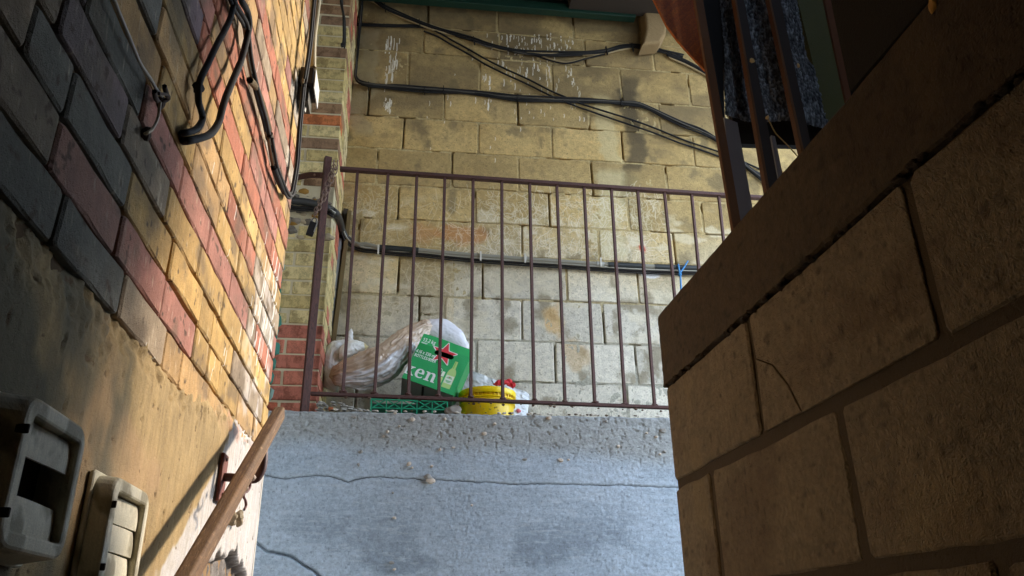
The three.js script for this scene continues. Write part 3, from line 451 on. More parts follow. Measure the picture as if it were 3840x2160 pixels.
{
  const rust = mat(0x6a4522, 0.8, { bumpMap: grain(3, 3), bumpScale: 0.002 }), dark = mat(0x2e2018, 0.7), steel = mat(0x7a706c, 0.5, { metalness: 0.3, bumpMap: grain(4, 4), bumpScale: 0.001 }), black = mat(0x14110f, 0.95);
  const st = thing('stair_railing', 'rusty stair railing with flat bars at the upper right, in front of the black carpet', 'railing', S(580, 1449));
  const strip = (x0, x1, y, X0, X1, Y, d, th) => { const a = S(x0, y, d), b = S(x1, y, d), c = S(X1, Y, d), e = S(X0, Y, d); const k = 0.35, kk = 0.5; return quadBar(ext2(e, a, kk), ext2(c, b, kk), ext2(b, c, k), ext2(a, e, k), th); };
  part(st, 'post', [strip(337, 395, 0, 577, 642, 1449, DS, 0.014)], rust);
  part(st, 'bar', [strip(645, 705, 0, 885, 965, 1390, DS + 0.01, 0.012)], dark);
  part(st, 'bar', [strip(905, 980, 0, 1150, 1212, 1100, DS + 0.01, 0.012)], dark);
  part(st, 'bar_edge', [strip(634, 648, 0, 868, 890, 1390, DS + 0.004, 0.02), strip(893, 907, 0, 1128, 1150, 1100, DS + 0.004, 0.02)], rust);
  const low = (a, b, c, d, dd, th) => quadBar(S(...a, dd), S(...b, dd), ext2(S(...b, dd), S(...c, dd), 0.4), ext2(S(...a, dd), S(...d, dd), 0.4), th);
  part(st, 'flat_bar', [low([555, 885], [655, 925], [748, 1449], [622, 1449], DS + 0.03, 0.012)], steel);
  part(st, 'flat_bar', [low([910, 1020], [938, 1028], [1000, 1330], [965, 1360], DS + 0.05, 0.01)], steel);
  const cp = thing('door_mat_carpet', 'black pile carpet hanging behind the flat bars of the upper stair', 'carpet', S(900, 900, 1.76));
  const Lc = [[0, 512], [400, 545], [880, 550]], Rc = [[0, 1105], [420, 1190], [500, 1248], [900, 1350]], dC = 1.74;
  const g = (() => {
    const na = 150, nb = 200, P = [], U = [], Cc = [], I = [];
    for (let j = 0; j <= nb; j++) for (let i = 0; i <= na; i++) {
      const t = j / nb, s = i / na, y = mix(-420, 885 + 72 * s, t), xl = lut([[-420, 470], ...Lc], y), xr = lut([[-420, 1010], ...Rc], y);
      const e = Math.min(s * na, (1 - s) * na, (1 - t) * nb), fz = 6 * (vn(i * 0.9, j * 0.9) - 0.5) * (e < 2 ? 2 : 0.6);
      const w = S(mix(xl, xr, s) + fz, y + fz, dC), hem = Math.exp(-(((1 - t) * nb - 7) ** 2) / 18);
      w.z += 0.012 * Math.sin(s * 9 + t * 2) + 0.004 * hem + 0.008 * (vn(i * 0.85 + 50, j * 0.6) - 0.5) + 0.004 * (vn(i * 0.35, j * 0.25) - 0.5);
      P.push(w.x, w.y, w.z); U.push(s * 2, t * 3);
      const k = Math.pow(0.6 * vn(i * 0.85 + 50, j * 0.6) + 0.4 * vn(i * 0.3, j * 0.16), 3) * 0.75 + 0.035; Cc.push(Math.min(0.7, k * 0.95), Math.min(0.75, k * 1.05), Math.min(0.85, k * 1.2));
    }
    for (let j = 0; j < nb; j++) for (let i = 0; i < na; i++) { const k = j * (na + 1) + i; I.push(k, k + na + 1, k + na + 2, k, k + na + 2, k + 1); }
    const q = new THREE.BufferGeometry(); q.setAttribute('position', new THREE.Float32BufferAttribute(P, 3)); q.setAttribute('uv', new THREE.Float32BufferAttribute(U, 2)); q.setAttribute('color', new THREE.Float32BufferAttribute(Cc, 3)); q.setIndex(I); q.computeVertexNormals(); return q;
  })();
  part(cp, 'pile', g, mat(0xffffff, 1, { vertexColors: true }));
  const bd = thing('dark_void_board', 'black board standing in for the dark void behind and below the hanging carpet', 'board', S(900, 1000, 1.8));  // black sheets stand for the dark void and block the sun
  part(bd, 'board_face', [quadBar(S(380, -420, 1.8), S(1480, -420, 1.8), S(1640, 1110, 1.8), S(650, 1085, 1.8), 0.02)], black);
  part(bd, 'side_board', [quadBar(S(345, -300, 1.7), S(515, -300, 1.74), S(560, 885, 1.74), S(480, 850, 1.7), 0.01)], black);
  const ob = thing('plywood_stringer', 'orange-brown plywood board with dark knots slanting down to the rusty post', 'board', S(300, 200, 1.82));
  const wood = colourMap(256, 256, [0, 1, 0, 1], (a, b) => { const r = fbm(a * 6 + b * 2, b * 34 - a * 30, 4); let c = mix3([214, 118, 18], [170, 84, 12], r); for (const [x, y] of [[0.83, 0.74], [0.72, 0.55]]) { const d = Math.hypot((a - x) * 1.2, b - y); c = mix3(c, [52, 26, 12], ss(0.05, 0.02, d)); } return c.map((q) => q * (0.85 + 0.2 * vn(a * 90, b * 90))); });
  {
    const d = 1.82, pts = [[-190, -420], [20, -10], [70, 90], [120, 190], [200, 300], [300, 412], [412, 530], [430, 505], [420, -420]].map(([x, y]) => S(x, y, d));
    const sh = new THREE.Shape(pts.map((p) => new THREE.Vector2(p.x, p.y))), g2 = new THREE.ExtrudeGeometry(sh, { depth: 0.008, bevelEnabled: false }); g2.translate(0, 0, -d - 0.008);
    const u = g2.attributes.uv, p = g2.attributes.position; for (let i = 0; i < u.count; i++) u.setXY(i, (p.getX(i) - 0.7) * 4, (p.getY(i) - 1.4) * 3);
    wood.wrapS = wood.wrapT = THREE.RepeatWrapping; part(ob, 'board_face', g2, mat(0xffffff, 0.7, { map: wood }));
  }
  const gp = thing('green_post', 'dull green wooden post beside the black carpet, trimmed with a brown batten', 'post', S(1300, 800, 1.72));
  part(gp, 'shaft', [quadBar(S(1010, -420, 1.75), S(1215, -420, 1.75), S(1480, 830, 1.75), S(1350, 1000, 1.75), 0.03)], mat(0x5a5a26, 0.6, { bumpMap: grain(3, 3), bumpScale: 0.002 }));
  part(gp, 'batten', [quadBar(S(1222, -420, 1.74), S(1300, -420, 1.74), S(1530, 820, 1.74), S(1490, 830, 1.74), 0.02)], mat(0x6a3e1e, 0.7));
  const tw = thing('dry_vine', 'thin dry vine stem dangling from the second flat bar to the parapet', 'vine', S(895, 915, 1.64));
  part(tw, 'stem', [tube([S(872, 880, 1.64), S(895, 915, 1.64), S(940, 1000, 1.63), S(1000, 1062, 1.62), S(1060, 1125, 1.61), S(1118, 1190, 1.6)], 0.0016, 5, 5)], mat(0x8a7440, 0.9)); part(tw, 'dry_leaf', [lump(S(770, 458, 1.64), 0.007, 3, 1.2, 1, 0.6), lump(S(1115, 495, 1.64), 0.006, 5, 0.6, 1.2, 0.6), lump(S(880, 885, 1.635), 0.005, 6)], mat(0xc7ab78, 0.9));
}
// ---------------------------------------------------------------- deck overhead, green beam, broken block stub
const beam = thing('green_beam', 'green painted timber beam along the top of the block wall', 'beam', V(0.4, 3.24, ZB + 0.06));
{
  const gm = mat(0x0c3527, 0.5, { bumpMap: grain(6, 1), bumpScale: 0.001 }), y0 = atZ(z2(1150, 58), 3.47).y, xr = atZ(z2(2215, 120), 3.47).x;
  part(beam, 'face_board', [new RoundedBoxGeometry(xr + 0.8, 0.055, 0.05, 2, 0.004).translate((xr - 0.8) / 2, y0 + 0.0275, ZB + 0.075)], gm);
  part(beam, 'upper_board', [box(-0.8, xr + 0.02, y0 + 0.06, y0 + 0.2, ZB + 0.02, ZB + 0.07)], mat(0x06140f, 0.7));
  const sb = thing('broken_block', 'rounded tan broken block wedged under the beam beside the plywood board', 'block', atZ(zw(1790, 300), 3.44));
  part(sb, 'block_body', [(() => { const c = [[1690, -60], [1780, -70], [1800, 130], [1870, 190], [1900, 310], [1890, 410], [1830, 500], [1670, 520], [1710, 380], [1705, 250], [1680, 100]].map(([x, y]) => atZ(zw(x, y), 3.44)), sh = new THREE.Shape(c.map((p) => new THREE.Vector2(p.x, p.y))), g = new THREE.ExtrudeGeometry(sh, { depth: 0.07, bevelEnabled: true, bevelThickness: 0.02, bevelSize: 0.015, bevelSegments: 3, curveSegments: 4 }); g.translate(0, 0, -3.52); return g; })()], mat(0x98805a, 0.95, { bumpMap: grain(2, 2), bumpScale: 0.004 }));
}
struct('ceiling', [box(0.82, 1.75, 3.275, 3.359, -3.46, -2.3), box(-1.3, 2.4, 3.36, 3.5, ZB - 0.2, -1.66), box(-1.3, 0.7, 3.36, 3.5, -1.659, 1.3), box(1.16, 2.4, 3.36, 3.5, -1.659, 1.3), box(0.701, 1.159, 3.36, 3.5, -0.95, 1.3)], mat(0x3a3128, 0.95));  // unseen; soffit piece and open gap added to shade wall and light carpet
struct('ground', [box(-60, 60, -0.4, -0.2, -60, ZF - 0.6).translate(0, 0, 0), box(0.745, 60, -0.4, -0.2, ZF, 60)], mat(0x8b8880, 0.95));
struct('well_floor', [box(-0.7, 2.9, -1.75, -1.65, ZF - 0.02, 1.3)], mat(0x4a4844, 0.95));
{
  const steps = []; for (let i = 0; i < 7; i++) steps.push(box(XL + 0.014, 0.48, -1.65, -1.65 + 0.17 * (i + 1), -0.35 - 0.27 * (i + 1), -0.35 - 0.27 * i));
  steps.push(box(XL + 0.014, 2.4, -1.65, -0.46, ZF + 0.03, -0.35 - 0.27 * 7)); struct('stair', steps, mat(0x565450, 0.95, { bumpMap: grain(6, 6), bumpScale: 0.002 }));
}
struct('end_wall', [box(-0.7, 1.2, -1.65, 3.36, 1.3, 1.5)], mat(0x6a5f4c, 0.95));
struct('recess_wall', [box(-1.1, -0.85, -0.2, 3.36, ZB, -LEND + 0.3)], mat(0x7b6a4c, 0.95));
struct('added_shade_wall', [box(1.34, 1.48, -0.2, 3.36, -1.82, 1.3)], mat(0x1d1813, 0.95));  // unseen wall added to keep sun and sky off the near left
// ---------------------------------------------------------------- the railing on the landing
const DR = 3.05;
const iron = (() => { const m = colourMap(256, 512, [0, 1, 0, 1], (a, b) => { const n = fbm(a * 12, b * 24, 4), f = vn(a * 120, b * 200); let c = mix3([78, 46, 40], [98, 60, 50], n); c = mix3(c, [52, 32, 26], ss(0.5, 0.7, fbm(a * 20 + 3, b * 40, 3))); c = mix3(c, [140, 96, 72], 0.6 * ss(0.7, 0.8, f * 0.5 + 0.5 * fbm(a * 40, b * 60, 2))); return c; }); m.wrapS = m.wrapT = THREE.RepeatWrapping; m.repeat.set(1, 2); return mat(0xffffff, 0.6, { map: m, metalness: 0.15, bumpMap: grain(1, 6), bumpScale: 0.0012 }); })();
const rail = thing('balcony_railing', 'brown painted iron railing of thin upright bars along the landing edge', 'railing', V(0.5, YF, -DR));
const railTop = (x) => lut([[-0.4, atZ([1275, 633], DR).y], [atZ([2850, 742], DR).x, atZ([2850, 742], DR).y], [3, 1.83]], x);
const railBot = (x) => lut([[-0.4, atZ([1190, 1476], DR).y], [atZ([2510, 1533], DR).x, atZ([2510, 1533], DR).y], [3, 0.82]], x);
{
  const R = (p) => atZ(p, DR), xe = 1.62;
  const a = V(R([1275, 633]).x, railTop(-0.3), -DR), b = V(xe, railTop(xe), -DR); part(rail, 'top_rail', [bar(a, b, 0.026, 0.017, V(0, 1, 0), 0.003)], iron);
  const c = V(R([1165, 1480]).x, railBot(-0.36), -DR), d = V(xe, railBot(xe), -DR); part(rail, 'bottom_rail', [bar(c, d, 0.022, 0.0135, V(0, 1, 0), 0.003)], iron);
  const pk = [[[1343, 640], [1286, 1475]], [[1455, 650], [1402, 1480]], [[1563, 660], [1530, 1485]], [[1667, 668], [1646, 1490]], [[1776, 678], [1767, 1493]], [[1883, 688], [1886, 1500]], [[1987, 697], [2003, 1502]], [[2089, 704], [2119, 1510]], [[2189, 712], [2232, 1512]], [[2293, 720], [2343, 1520]], [[2393, 728], [2456, 1528]], [[2493, 733], [2560, 1400]], [[2594, 740], [2660, 1400]], [[2695, 746], [2768, 1400]]];
  pk.forEach(([p, q], i) => { const t = R(p), s = R(q); t.x += rr(-0.0025, 0.0025); s.x += rr(-0.0025, 0.0025); t.y = railTop(t.x) - 0.008; const s2 = V(s.x, railBot(s.x) + 0.006, -DR); if (i > 10) { const k = (t.y - s2.y) / (t.y - s.y); s2.x = t.x + (s.x - t.x) * k; } part(rail, 'picket', [bar(s2, t, 0.0122, 0.0122, V(0.1 + 0.12 * rnd(), 0, 1), 0.0018)], iron); part(rail, 'weld', [lump(V(s2.x, s2.y + 0.006, s2.z), 0.0125, i, 1.1, 0.6, 1.1)], iron); });
  const pt = atZ([1230, 592], DR), pb = atZ([1142, 1530], DR); pb.y = YF - 0.008;
  part(rail, 'gate_post', [bar(pb, pt, 0.030, 0.030, V(0.35, 0, 1), 0.002)], iron);
  const s0 = atZ(zc(690, 470), DR - 0.012), s1 = atZ(zc(585, 455), DR + 0.01), s2 = atZ(zc(470, 452), DR + 0.05), s3 = atZ(zc(345, 478), DR + 0.095);
  part(rail, 'wall_strap', [bar(s0, s1, 0.006, 0.027, V(0, 1, 0)), bar(s1, s2, 0.006, 0.027, V(0, 1, 0)), bar(s2, s3, 0.006, 0.027, V(0, 1, 0)), bar(s3, V(s3.x - 0.12, s3.y - 0.006, s3.z - 0.0), 0.006, 0.027)], iron);
  part(rail, 'bolt', [new THREE.SphereGeometry(0.006, 8, 6).translate(...atZ(zc(520, 452), DR + 0.02).toArray())], mat(0x8a6a58, 0.5, { metalness: 0.5 }));
  // spider web and fluff caught on the foot of the railing
  const fl = mat(0xaaa69c, 1); const fluff = []; for (let i = 0; i < 70; i++) { const x = -0.34 + 0.22 * Math.pow(rnd(), 1.3); fluff.push(lump(V(x, YF + 0.004 + rr(0, 0.05) * (1 - (x + 0.34) / 0.26), -DR + rr(-0.03, 0.03)), rr(0.003, 0.007), i, 1.8, 0.6, 1.4)); }
  part(rail, 'dust_clump', fluff, fl, true);
  const bits = []; for (let i = 0; i < 26; i++) { const x = rr(-0.3, 1.2); bits.push(lump(V(x, railBot(x) - rr(0.002, 0.012), -DR + rr(-0.01, 0.012)), rr(0.003, 0.007), i, 1.2, 0.8, 1)); } part(rail, 'rust_flake', bits, mat(0x6a5344, 1), true);
}
// chain and padlock on the gate post
{
  const path = [[735, 345], [718, 385], [700, 430], [682, 478], [664, 520], [648, 570], [632, 618], [612, 664], [592, 712], [570, 758], [548, 806], [530, 852], [522, 895]];
  const path2 = [[770, 350], [752, 395], [734, 440], [714, 490], [694, 538], [676, 590], [656, 640], [632, 690], [606, 740], [580, 790], [556, 835], [536, 880]];
  const link = (L, w, r) => { const p = []; for (let i = 0; i < 16; i++) { const t = i / 16 * Math.PI * 2; p.push(V(Math.cos(t) * w, Math.sign(Math.sin(t)) * Math.pow(Math.abs(Math.sin(t)), 0.7) * L, 0)); } return tube(p, r, 2, 5, true); };
  const ch = thing('chain', 'rusty steel chain looped over the top rail beside the gate post', 'chain', atZ(zc(735, 345), DR - 0.02)); const cm = mat(0x8d7566, 0.45, { metalness: 0.6 });
  for (const [pi, P] of [path, path2].entries()) for (let i = 0; i < P.length - 1; i++) {
    const a = atZ(zc(...P[i]), DR - 0.032 - 0.006 * pi), b = atZ(zc(...P[i + 1]), DR - 0.032 - 0.006 * pi), d = b.clone().sub(a), g = link(d.length() * 0.62, 0.0075, 0.0026);
    const y = d.normalize(), x = V(0, 0, 1).cross(y).normalize(), zz = x.clone().cross(y); if ((i + pi) % 2) { g.rotateY(1.2); }
    g.applyMatrix4(new THREE.Matrix4().makeBasis(x, y, zz)); const m = a.add(b).multiplyScalar(0.5); g.translate(m.x, m.y, m.z); part(ch, 'link', g, cm);
  }
  const lp = []; for (let i = 0; i <= 14; i++) { const t = i / 14 * Math.PI; lp.push(V(0, Math.cos(t) * 0.02, Math.sin(t) * 0.026)); }
  const rt = atZ(zc(748, 345), DR); for (const dx of [-0.006, 0.01]) { const g = tube(lp.map((p) => V(rt.x + dx, rt.y + p.y, -DR + p.z)), 0.003, 2, 5); part(ch, 'link', g, cm); }
  const pd = thing('padlock', 'dark padlock hanging from the end of the rusty chain', 'padlock', atZ(zc(490, 1000), DR - 0.03));
  const A = atZ(zc(528, 915), DR - 0.035), B = atZ(zc(462, 1110), DR - 0.035), mid = A.clone().lerp(B, 0.28);
  part(pd, 'body', [bar(mid, B, 0.030, 0.020, V(0.3, 0, 1), 0.004)], mat(0x231d1c, 0.45, { metalness: 0.5 }));
  part(pd, 'side_plate', [bar(mid.clone().add(V(0.0165, 0.003, 0.004)), B.clone().add(V(0.0175, 0.014, 0.004)), 0.004, 0.014, V(0.3, 0, 1), 0.001)], mat(0x9a9490, 0.4, { metalness: 0.7 }));
  const d = mid.clone().sub(B).normalize(), sx = V(0, 0, 1).cross(d).normalize(); const sh = []; for (let i = 0; i <= 10; i++) { const t = i / 10 * Math.PI; sh.push(mid.clone().addScaledVector(sx, -Math.cos(t) * 0.009).addScaledVector(d, 0.008 + Math.sin(t) * 0.014)); } sh.unshift(mid.clone().addScaledVector(sx, -0.009)); sh.push(mid.clone().addScaledVector(sx, 0.009));
  part(pd, 'shackle', [tube(sh, 0.0028, 3, 6)], mat(0x6a6260, 0.35, { metalness: 0.8 }));
}
// ---------------------------------------------------------------- cables
const blackC = mat(0x0e0d0c, 0.8), greyC = mat(0x4e4a42, 0.75), tanC = mat(0xb09c74, 0.7), darkC = mat(0x1c1916, 0.8);
const onB = (f, pts, off = 0.012) => pts.map(([x, y], i) => { const w = atZ(f(x, y), -ZB - off); return w; });
function jit(pts, k, s) { return pts.map((p, i) => V(p.x + k * (fbm(i * 0.9, s * 3.3, 2) - 0.5), p.y + k * (fbm(i * 0.9 + 9, s * 5.1, 2) - 0.5) * 2, p.z + 0.006 * vn(i * 1.3, s * 2.2))); }
{
  const mid = [...onB(zt, [[820, -260], [820, 0], [842, 130], [850, 400], [872, 600], [890, 760], [930, 850], [1010, 908], [1110, 935]]).map((p, i) => V(Math.max(p.x, XP + 0.015), p.y, p.z + 0.01)), ...onB(z2, [[300, 655], [430, 662], [620, 678], [780, 685], [930, 695], [1080, 712], [1200, 730], [1330, 745], [1500, 752], [1700, 756], [1800, 762], [2000, 772], [2110, 778], [2230, 790], [2320, 820], [2420, 868], [2576, 940]]), ...onB(zs, [[380, 995], [500, 1065], [730, 1270], [905, 1400], [1100, 1540]])];
  const cb = thing('cable_bundle', 'black cable bundle running level across the middle of the block wall', 'cable bundle', mid[9]);
  for (let i = 0; i < 5; i++) part(cb, 'cable', [tube(jit(mid.map((p) => p.clone().add(V(0.004 * (i % 2), (i - 2) * 0.0055, 0.003 * (i % 3)))), 0.011, i + 1), i === 2 ? 0.0042 : 0.0054, 5, 6)], i === 2 ? greyC : i === 4 ? darkC : blackC);
  for (const [x, y] of [[205, 650], [628, 685], [770, 680], [1330, 745], [2110, 775]]) { const p = atZ(z2(x, y), -ZB - 0.012); part(cb, 'cable_clip', [bar(V(p.x, p.y + 0.02, p.z + 0.004), V(p.x, p.y - 0.024, p.z + 0.004), 0.004, 0.02, V(0, 0, 1))], blackC); }
  const fr = [...onB(z2, [[-130, -90], [60, -60], [220, 0], [330, 62], [480, 130], [640, 195], [760, 232], [880, 268], [1000, 305], [1100, 335], [1200, 358], [1330, 385], [1450, 402], [1560, 408], [1650, 406], [1850, 402], [2000, 388], [2100, 362], [2200, 352], [2330, 368], [2450, 395], [2576, 428]]), ...onB(zs, [[120, 415], [280, 480], [420, 560], [560, 650]])];
  const ub = thing('cable_bundle', 'sagging bundle of black and tan cables high on the block wall under the green beam', 'cable bundle', fr[6]);
  const sag = [0, 6, 16, 26, 34, 10, 20];
  for (let i = 0; i < 7; i++) part(ub, 'cable', [tube(jit(fr.map((p, k) => p.clone().add(V(0, (i - 3) * 0.0045 - sag[i] * 0.0006 * Math.sin(Math.PI * sat((k - 5) / 12)), 0.003 * (i % 3)))), 0.012, i + 11), [0.005, 0.0045, 0.006, 0.005, 0.004, 0.006, 0.0045][i], 5, 6)], [tanC, blackC, blackC, darkC, greyC, blackC, tanC][i]);
  const lowS = onB(z2, [[1440, 402], [1480, 412], [1560, 440], [1640, 462], [1690, 470], [1760, 462], [1830, 442], [1900, 424], [2000, 400]]); part(ub, 'cable', [tube(lowS, 0.0036, 5, 6)], tanC); part(ub, 'cable', [tube(lowS.map((p) => p.clone().add(V(-0.01, -0.012, 0.004))), 0.0045, 5, 6)], blackC);
  for (const [x, y] of [[330, 62], [590, 180], [1000, 310], [2000, 385], [2195, 362]]) { const p = atZ(z2(x, y), -ZB - 0.016); part(ub, 'cable_tie', [bar(V(p.x - 0.004, p.y + 0.024, p.z + 0.006), V(p.x + 0.004, p.y - 0.028, p.z + 0.006), 0.005, 0.016, V(0, 0, 1))], blackC); }
  const tl = onB(z2, [[60, 165], [110, 178], [260, 184], [420, 190], [560, 192], [660, 200], [760, 235]]);
  const tb = thing('cable', 'short black cable running level from the pier corner into the high sagging bundle', 'cable', tl[2]); part(tb, 'sheath', [tube(tl, 0.0065, 5, 6), tube(tl.map((p) => p.clone().add(V(0, -0.011, 0))), 0.005, 5, 6)], blackC);
  const dg = [[640, 205], [740, 250], [830, 300], [960, 375], [1100, 455], [1250, 528], [1420, 605], [1590, 690], [1700, 735], [1800, 778], [1900, 815], [2050, 862], [2200, 912], [2350, 968], [2576, 1055]];
  const up = onB(z2, dg), dn = onB(z2, dg.map(([x, y]) => [x - 18, y + 30])).map((p) => p); const tail = onB(zs, [[300, 1075], [520, 1150], [730, 1235], [870, 1300]]);
  const c1 = thing('cable', 'upper one of the two thin cables slanting down to the right across the block wall', 'cable', up[0]); part(c1, 'sheath', [tube(jit([...up, ...tail], 0.006, 31), 0.0052, 5, 6)], blackC); for (const k of [3, 5, 7, 10, 12]) part(c1, 'clip', [lump(up[k], 0.006, k)], blackC);
  const c2 = thing('cable', 'lower one of the two thin cables slanting down to the right across the block wall', 'cable', dn[0]); part(c2, 'sheath', [tube(jit([...dn, ...tail.map((p) => p.clone().add(V(-0.02, -0.025, 0)))], 0.006, 32), 0.0052, 5, 6)], blackC); for (const k of [4, 8, 11]) part(c2, 'clip', [lump(dn[k], 0.006, k)], blackC);
  // cables dropping down the corner between pier and block wall
  const side = [[800, -260], [806, 0], [835, 170], [838, 300], [838, 420], [830, 470]].map(([x, y]) => { const p = atX(zt(x, y), XP + 0.012); return p; });
  const vc = thing('cable', 'black cable dropping down the right side of the brick pier near the top', 'cable', side[1]); part(vc, 'sheath', [tube(side, 0.0055, 5, 6), tube(side.map((p) => p.clone().add(V(0.004, 0, -0.03))), 0.004, 5, 6)], darkC); part(vc, 'staple', [lump(atX(zt(825, 490), XP + 0.01), 0.010, 4)], blackC);
  const v2 = onB(zt, [[940, -220], [945, 0], [955, 120], [945, 240], [938, 380], [960, 560]]).map((p) => p.add(V(0, 0, 0.004)));
  const vd = thing('cable', 'black cable bunch hanging in the top corner of the block wall next to the pier', 'cable', v2[1]); part(vd, 'sheath', [tube(v2, 0.007, 5, 6), tube(v2.slice(0, 4).map((p) => p.clone().add(V(0.02, 0, 0))), 0.006, 5, 6)], blackC);
  // conduit along the lower part of the block wall
  const k1 = [...[[205, 715], [295, 732], [400, 742], [505, 762], [590, 785], [655, 808]].map(([x, y], i) => atZ(zc(x, y), -ZP - 0.03)), ...[[705, 830], [745, 862]].map(([x, y]) => atZ(zc(x, y), -ZP + 0.02)), atZ(zc(780, 915), -ZP + 0.14), atZ(zc(805, 985), -ZB - 0.14), atZ(zc(822, 1060), -ZB - 0.06), atZ(zc(860, 1130), -ZB - 0.032), ...onB(zc, [[920, 1180], [1010, 1215]], 0.026), ...onB(z5, [[170, 395], [280, 420], [430, 428], [580, 440], [800, 462], [1050, 483], [1370, 507], [1650, 526], [1870, 541], [2000, 548], [2290, 562], [2420, 568], [2700, 572], [2950, 585]], 0.026)];
  const cd = thing('wall_conduit', 'grey and black conduit bending off the pier and running level along the block wall', 'conduit', k1[14]); const pipe = mat(0x8a8676, 0.5, { bumpMap: grain(20, 1), bumpScale: 0.001 }), sleeve = mat(0x202422, 0.5);
  part(cd, 'pipe', [tube(k1.slice(10), 0.0125, 6, 10)], pipe); part(cd, 'hose', [tube(k1.slice(0, 13), 0.0165, 6, 10)], mat(0x343432, 0.55));
  const seg = (x0, y0, x1, y1, r = 0.0155) => tube(onB(z5, [[x0, y0], [(x0 + x1) / 2, (y0 + y1) / 2], [x1, y1]], 0.026), r, 6, 12);
  part(cd, 'sleeve', [seg(282, 420, 582, 442)], sleeve); part(cd, 'sleeve', [seg(2012, 550, 2290, 562)], sleeve); part(cd, 'sleeve', [seg(2362, 566, 2950, 585)], sleeve); part(cd, 'coupling', [seg(1370, 507, 1400, 509, 0.015)], mat(0xb5b3aa, 0.4, { metalness: 0.4 })); part(cd, 'coupling', [seg(1925, 544, 1980, 548, 0.015)], mat(0xb5b3aa, 0.4, { metalness: 0.4 }));
  for (const [x, y] of [[280, 440], [1050, 490], [1385, 505], [1955, 535]]) { const p = atZ(z5(x, y), -ZB - 0.03); part(cd, 'strap', [bar(V(p.x, p.y + 0.024, p.z + 0.012), V(p.x, p.y - 0.026, p.z + 0.012), 0.008, 0.005, V(0, 0, 1))], mat(0xcfcabd, 0.5)); }
  const k2 = [...[[205, 775], [295, 800], [400, 812], [505, 815]].map(([x, y]) => atZ(zc(x, y), -ZP - 0.02)), ...[[650, 838], [700, 868]].map(([x, y]) => atZ(zc(x, y), -ZP - 0.02)), atZ(zc(770, 910), -ZP + 0.12), atZ(zc(805, 965), -ZB - 0.12), atZ(zc(828, 1090), -ZB - 0.06), atZ(zc(870, 1170), -ZB - 0.035), ...onB(zc, [[960, 1232], [1050, 1262]], 0.02), ...onB(z5, [[230, 440], [420, 462], [600, 470], [800, 492], [1050, 515], [1370, 537], [1650, 556], [1870, 572], [2100, 588], [2290, 598], [2576, 606], [2950, 612]], 0.018)];
  const ch2 = thing('cable', 'dark cable clipped just below the grey conduit on the block wall', 'cable', k2[12]); part(ch2, 'sheath', [tube(k2, 0.0062, 6, 7), tube(k2.map((p, i) => p.clone().add(V(0, -0.012, 0))), 0.0042, 6, 6)], darkC); part(ch2, 'grey_wire', [tube(k2.slice(4).map((p) => p.clone().add(V(0.005, 0.006, 0.01))), 0.0042, 6, 6)], mat(0xa8a498, 0.5));
  const sl = thing('corner_batten', 'narrow weathered brown wooden batten upright in the corner beside the grey pipe', 'batten', atZ(zk(420, 1160), 3.5)); const wd = mat(0x75613a, 0.85, { bumpMap: grain(1, 5), bumpScale: 0.003 });
  part(sl, 'batten_body', [bar(atZ(zk(405, 1250), -ZB - 0.03), atZ(zc(900, 850), -ZB - 0.03), 0.020, 0.03, V(0.2, 0, 1), 0.002)], wd); part(sl, 'backing_strip', [bar(atZ(zk(330, 1160), -ZB - 0.008), atZ(zc(862, 822), -ZB - 0.008), 0.024, 0.012, V(0.2, 0, 1))], mat(0x3a3228, 0.9));
  const gp = thing('grey_pipe', 'dusty grey pipe upright in the corner between the brick pier and the batten', 'pipe', atZ(zk(330, 1100), 3.49)); const p0 = atZ(zk(325, 1180), -ZB - 0.03), p1 = atZ(zk(460, 60), -ZB - 0.03), p2 = atZ(zc(790, 1150), -ZB - 0.03);
  part(gp, 'pipe_body', [tube([p0, p1, p2], 0.015, 6, 12)], mat(0x8f9090, 0.75, { bumpMap: grain(4, 2), bumpScale: 0.003 })); for (const [x, y] of [[418, 360], [392, 610]]) { const q = atZ(zk(x, y), -ZB - 0.03); part(gp, 'joint_ring', [tube([q.clone().add(V(-0.001, -0.006, 0)), q.clone(), q.clone().add(V(0.001, 0.006, 0))], 0.0175, 4, 12)], mat(0x6a6c6c, 0.7)); }
  part(gp, 'lower_boot', [bar(atZ(zc(745, 1300), -ZB - 0.02), atZ(zc(800, 1110), -ZB - 0.02), 0.05, 0.03, V(0, 0, 1), 0.006)], mat(0x2c2a26, 0.8));
  // blue twine
  const tw = thing('blue_twine', 'bright blue plastic twine knotted round the black conduit sleeve at the right', 'twine', atZ(zp(725, 620), 3.49)); const bt = mat(0x2c7cb4, 0.45), tp = (l) => l.map(([x, y]) => atZ(zp(x, y), -ZB - 0.05));
  part(tw, 'strand', [tube(tp([[868, 378], [800, 490], [730, 600], [722, 660]]), 0.0042, 4, 5)], bt); part(tw, 'strand', [tube(tp([[690, 440], [708, 540], [725, 640], [735, 760], [742, 900], [745, 1060]]), 0.0052, 4, 5)], bt); part(tw, 'knot', [lump(atZ(zp(725, 625), -ZB - 0.053), 0.0095, 2)], bt);
}
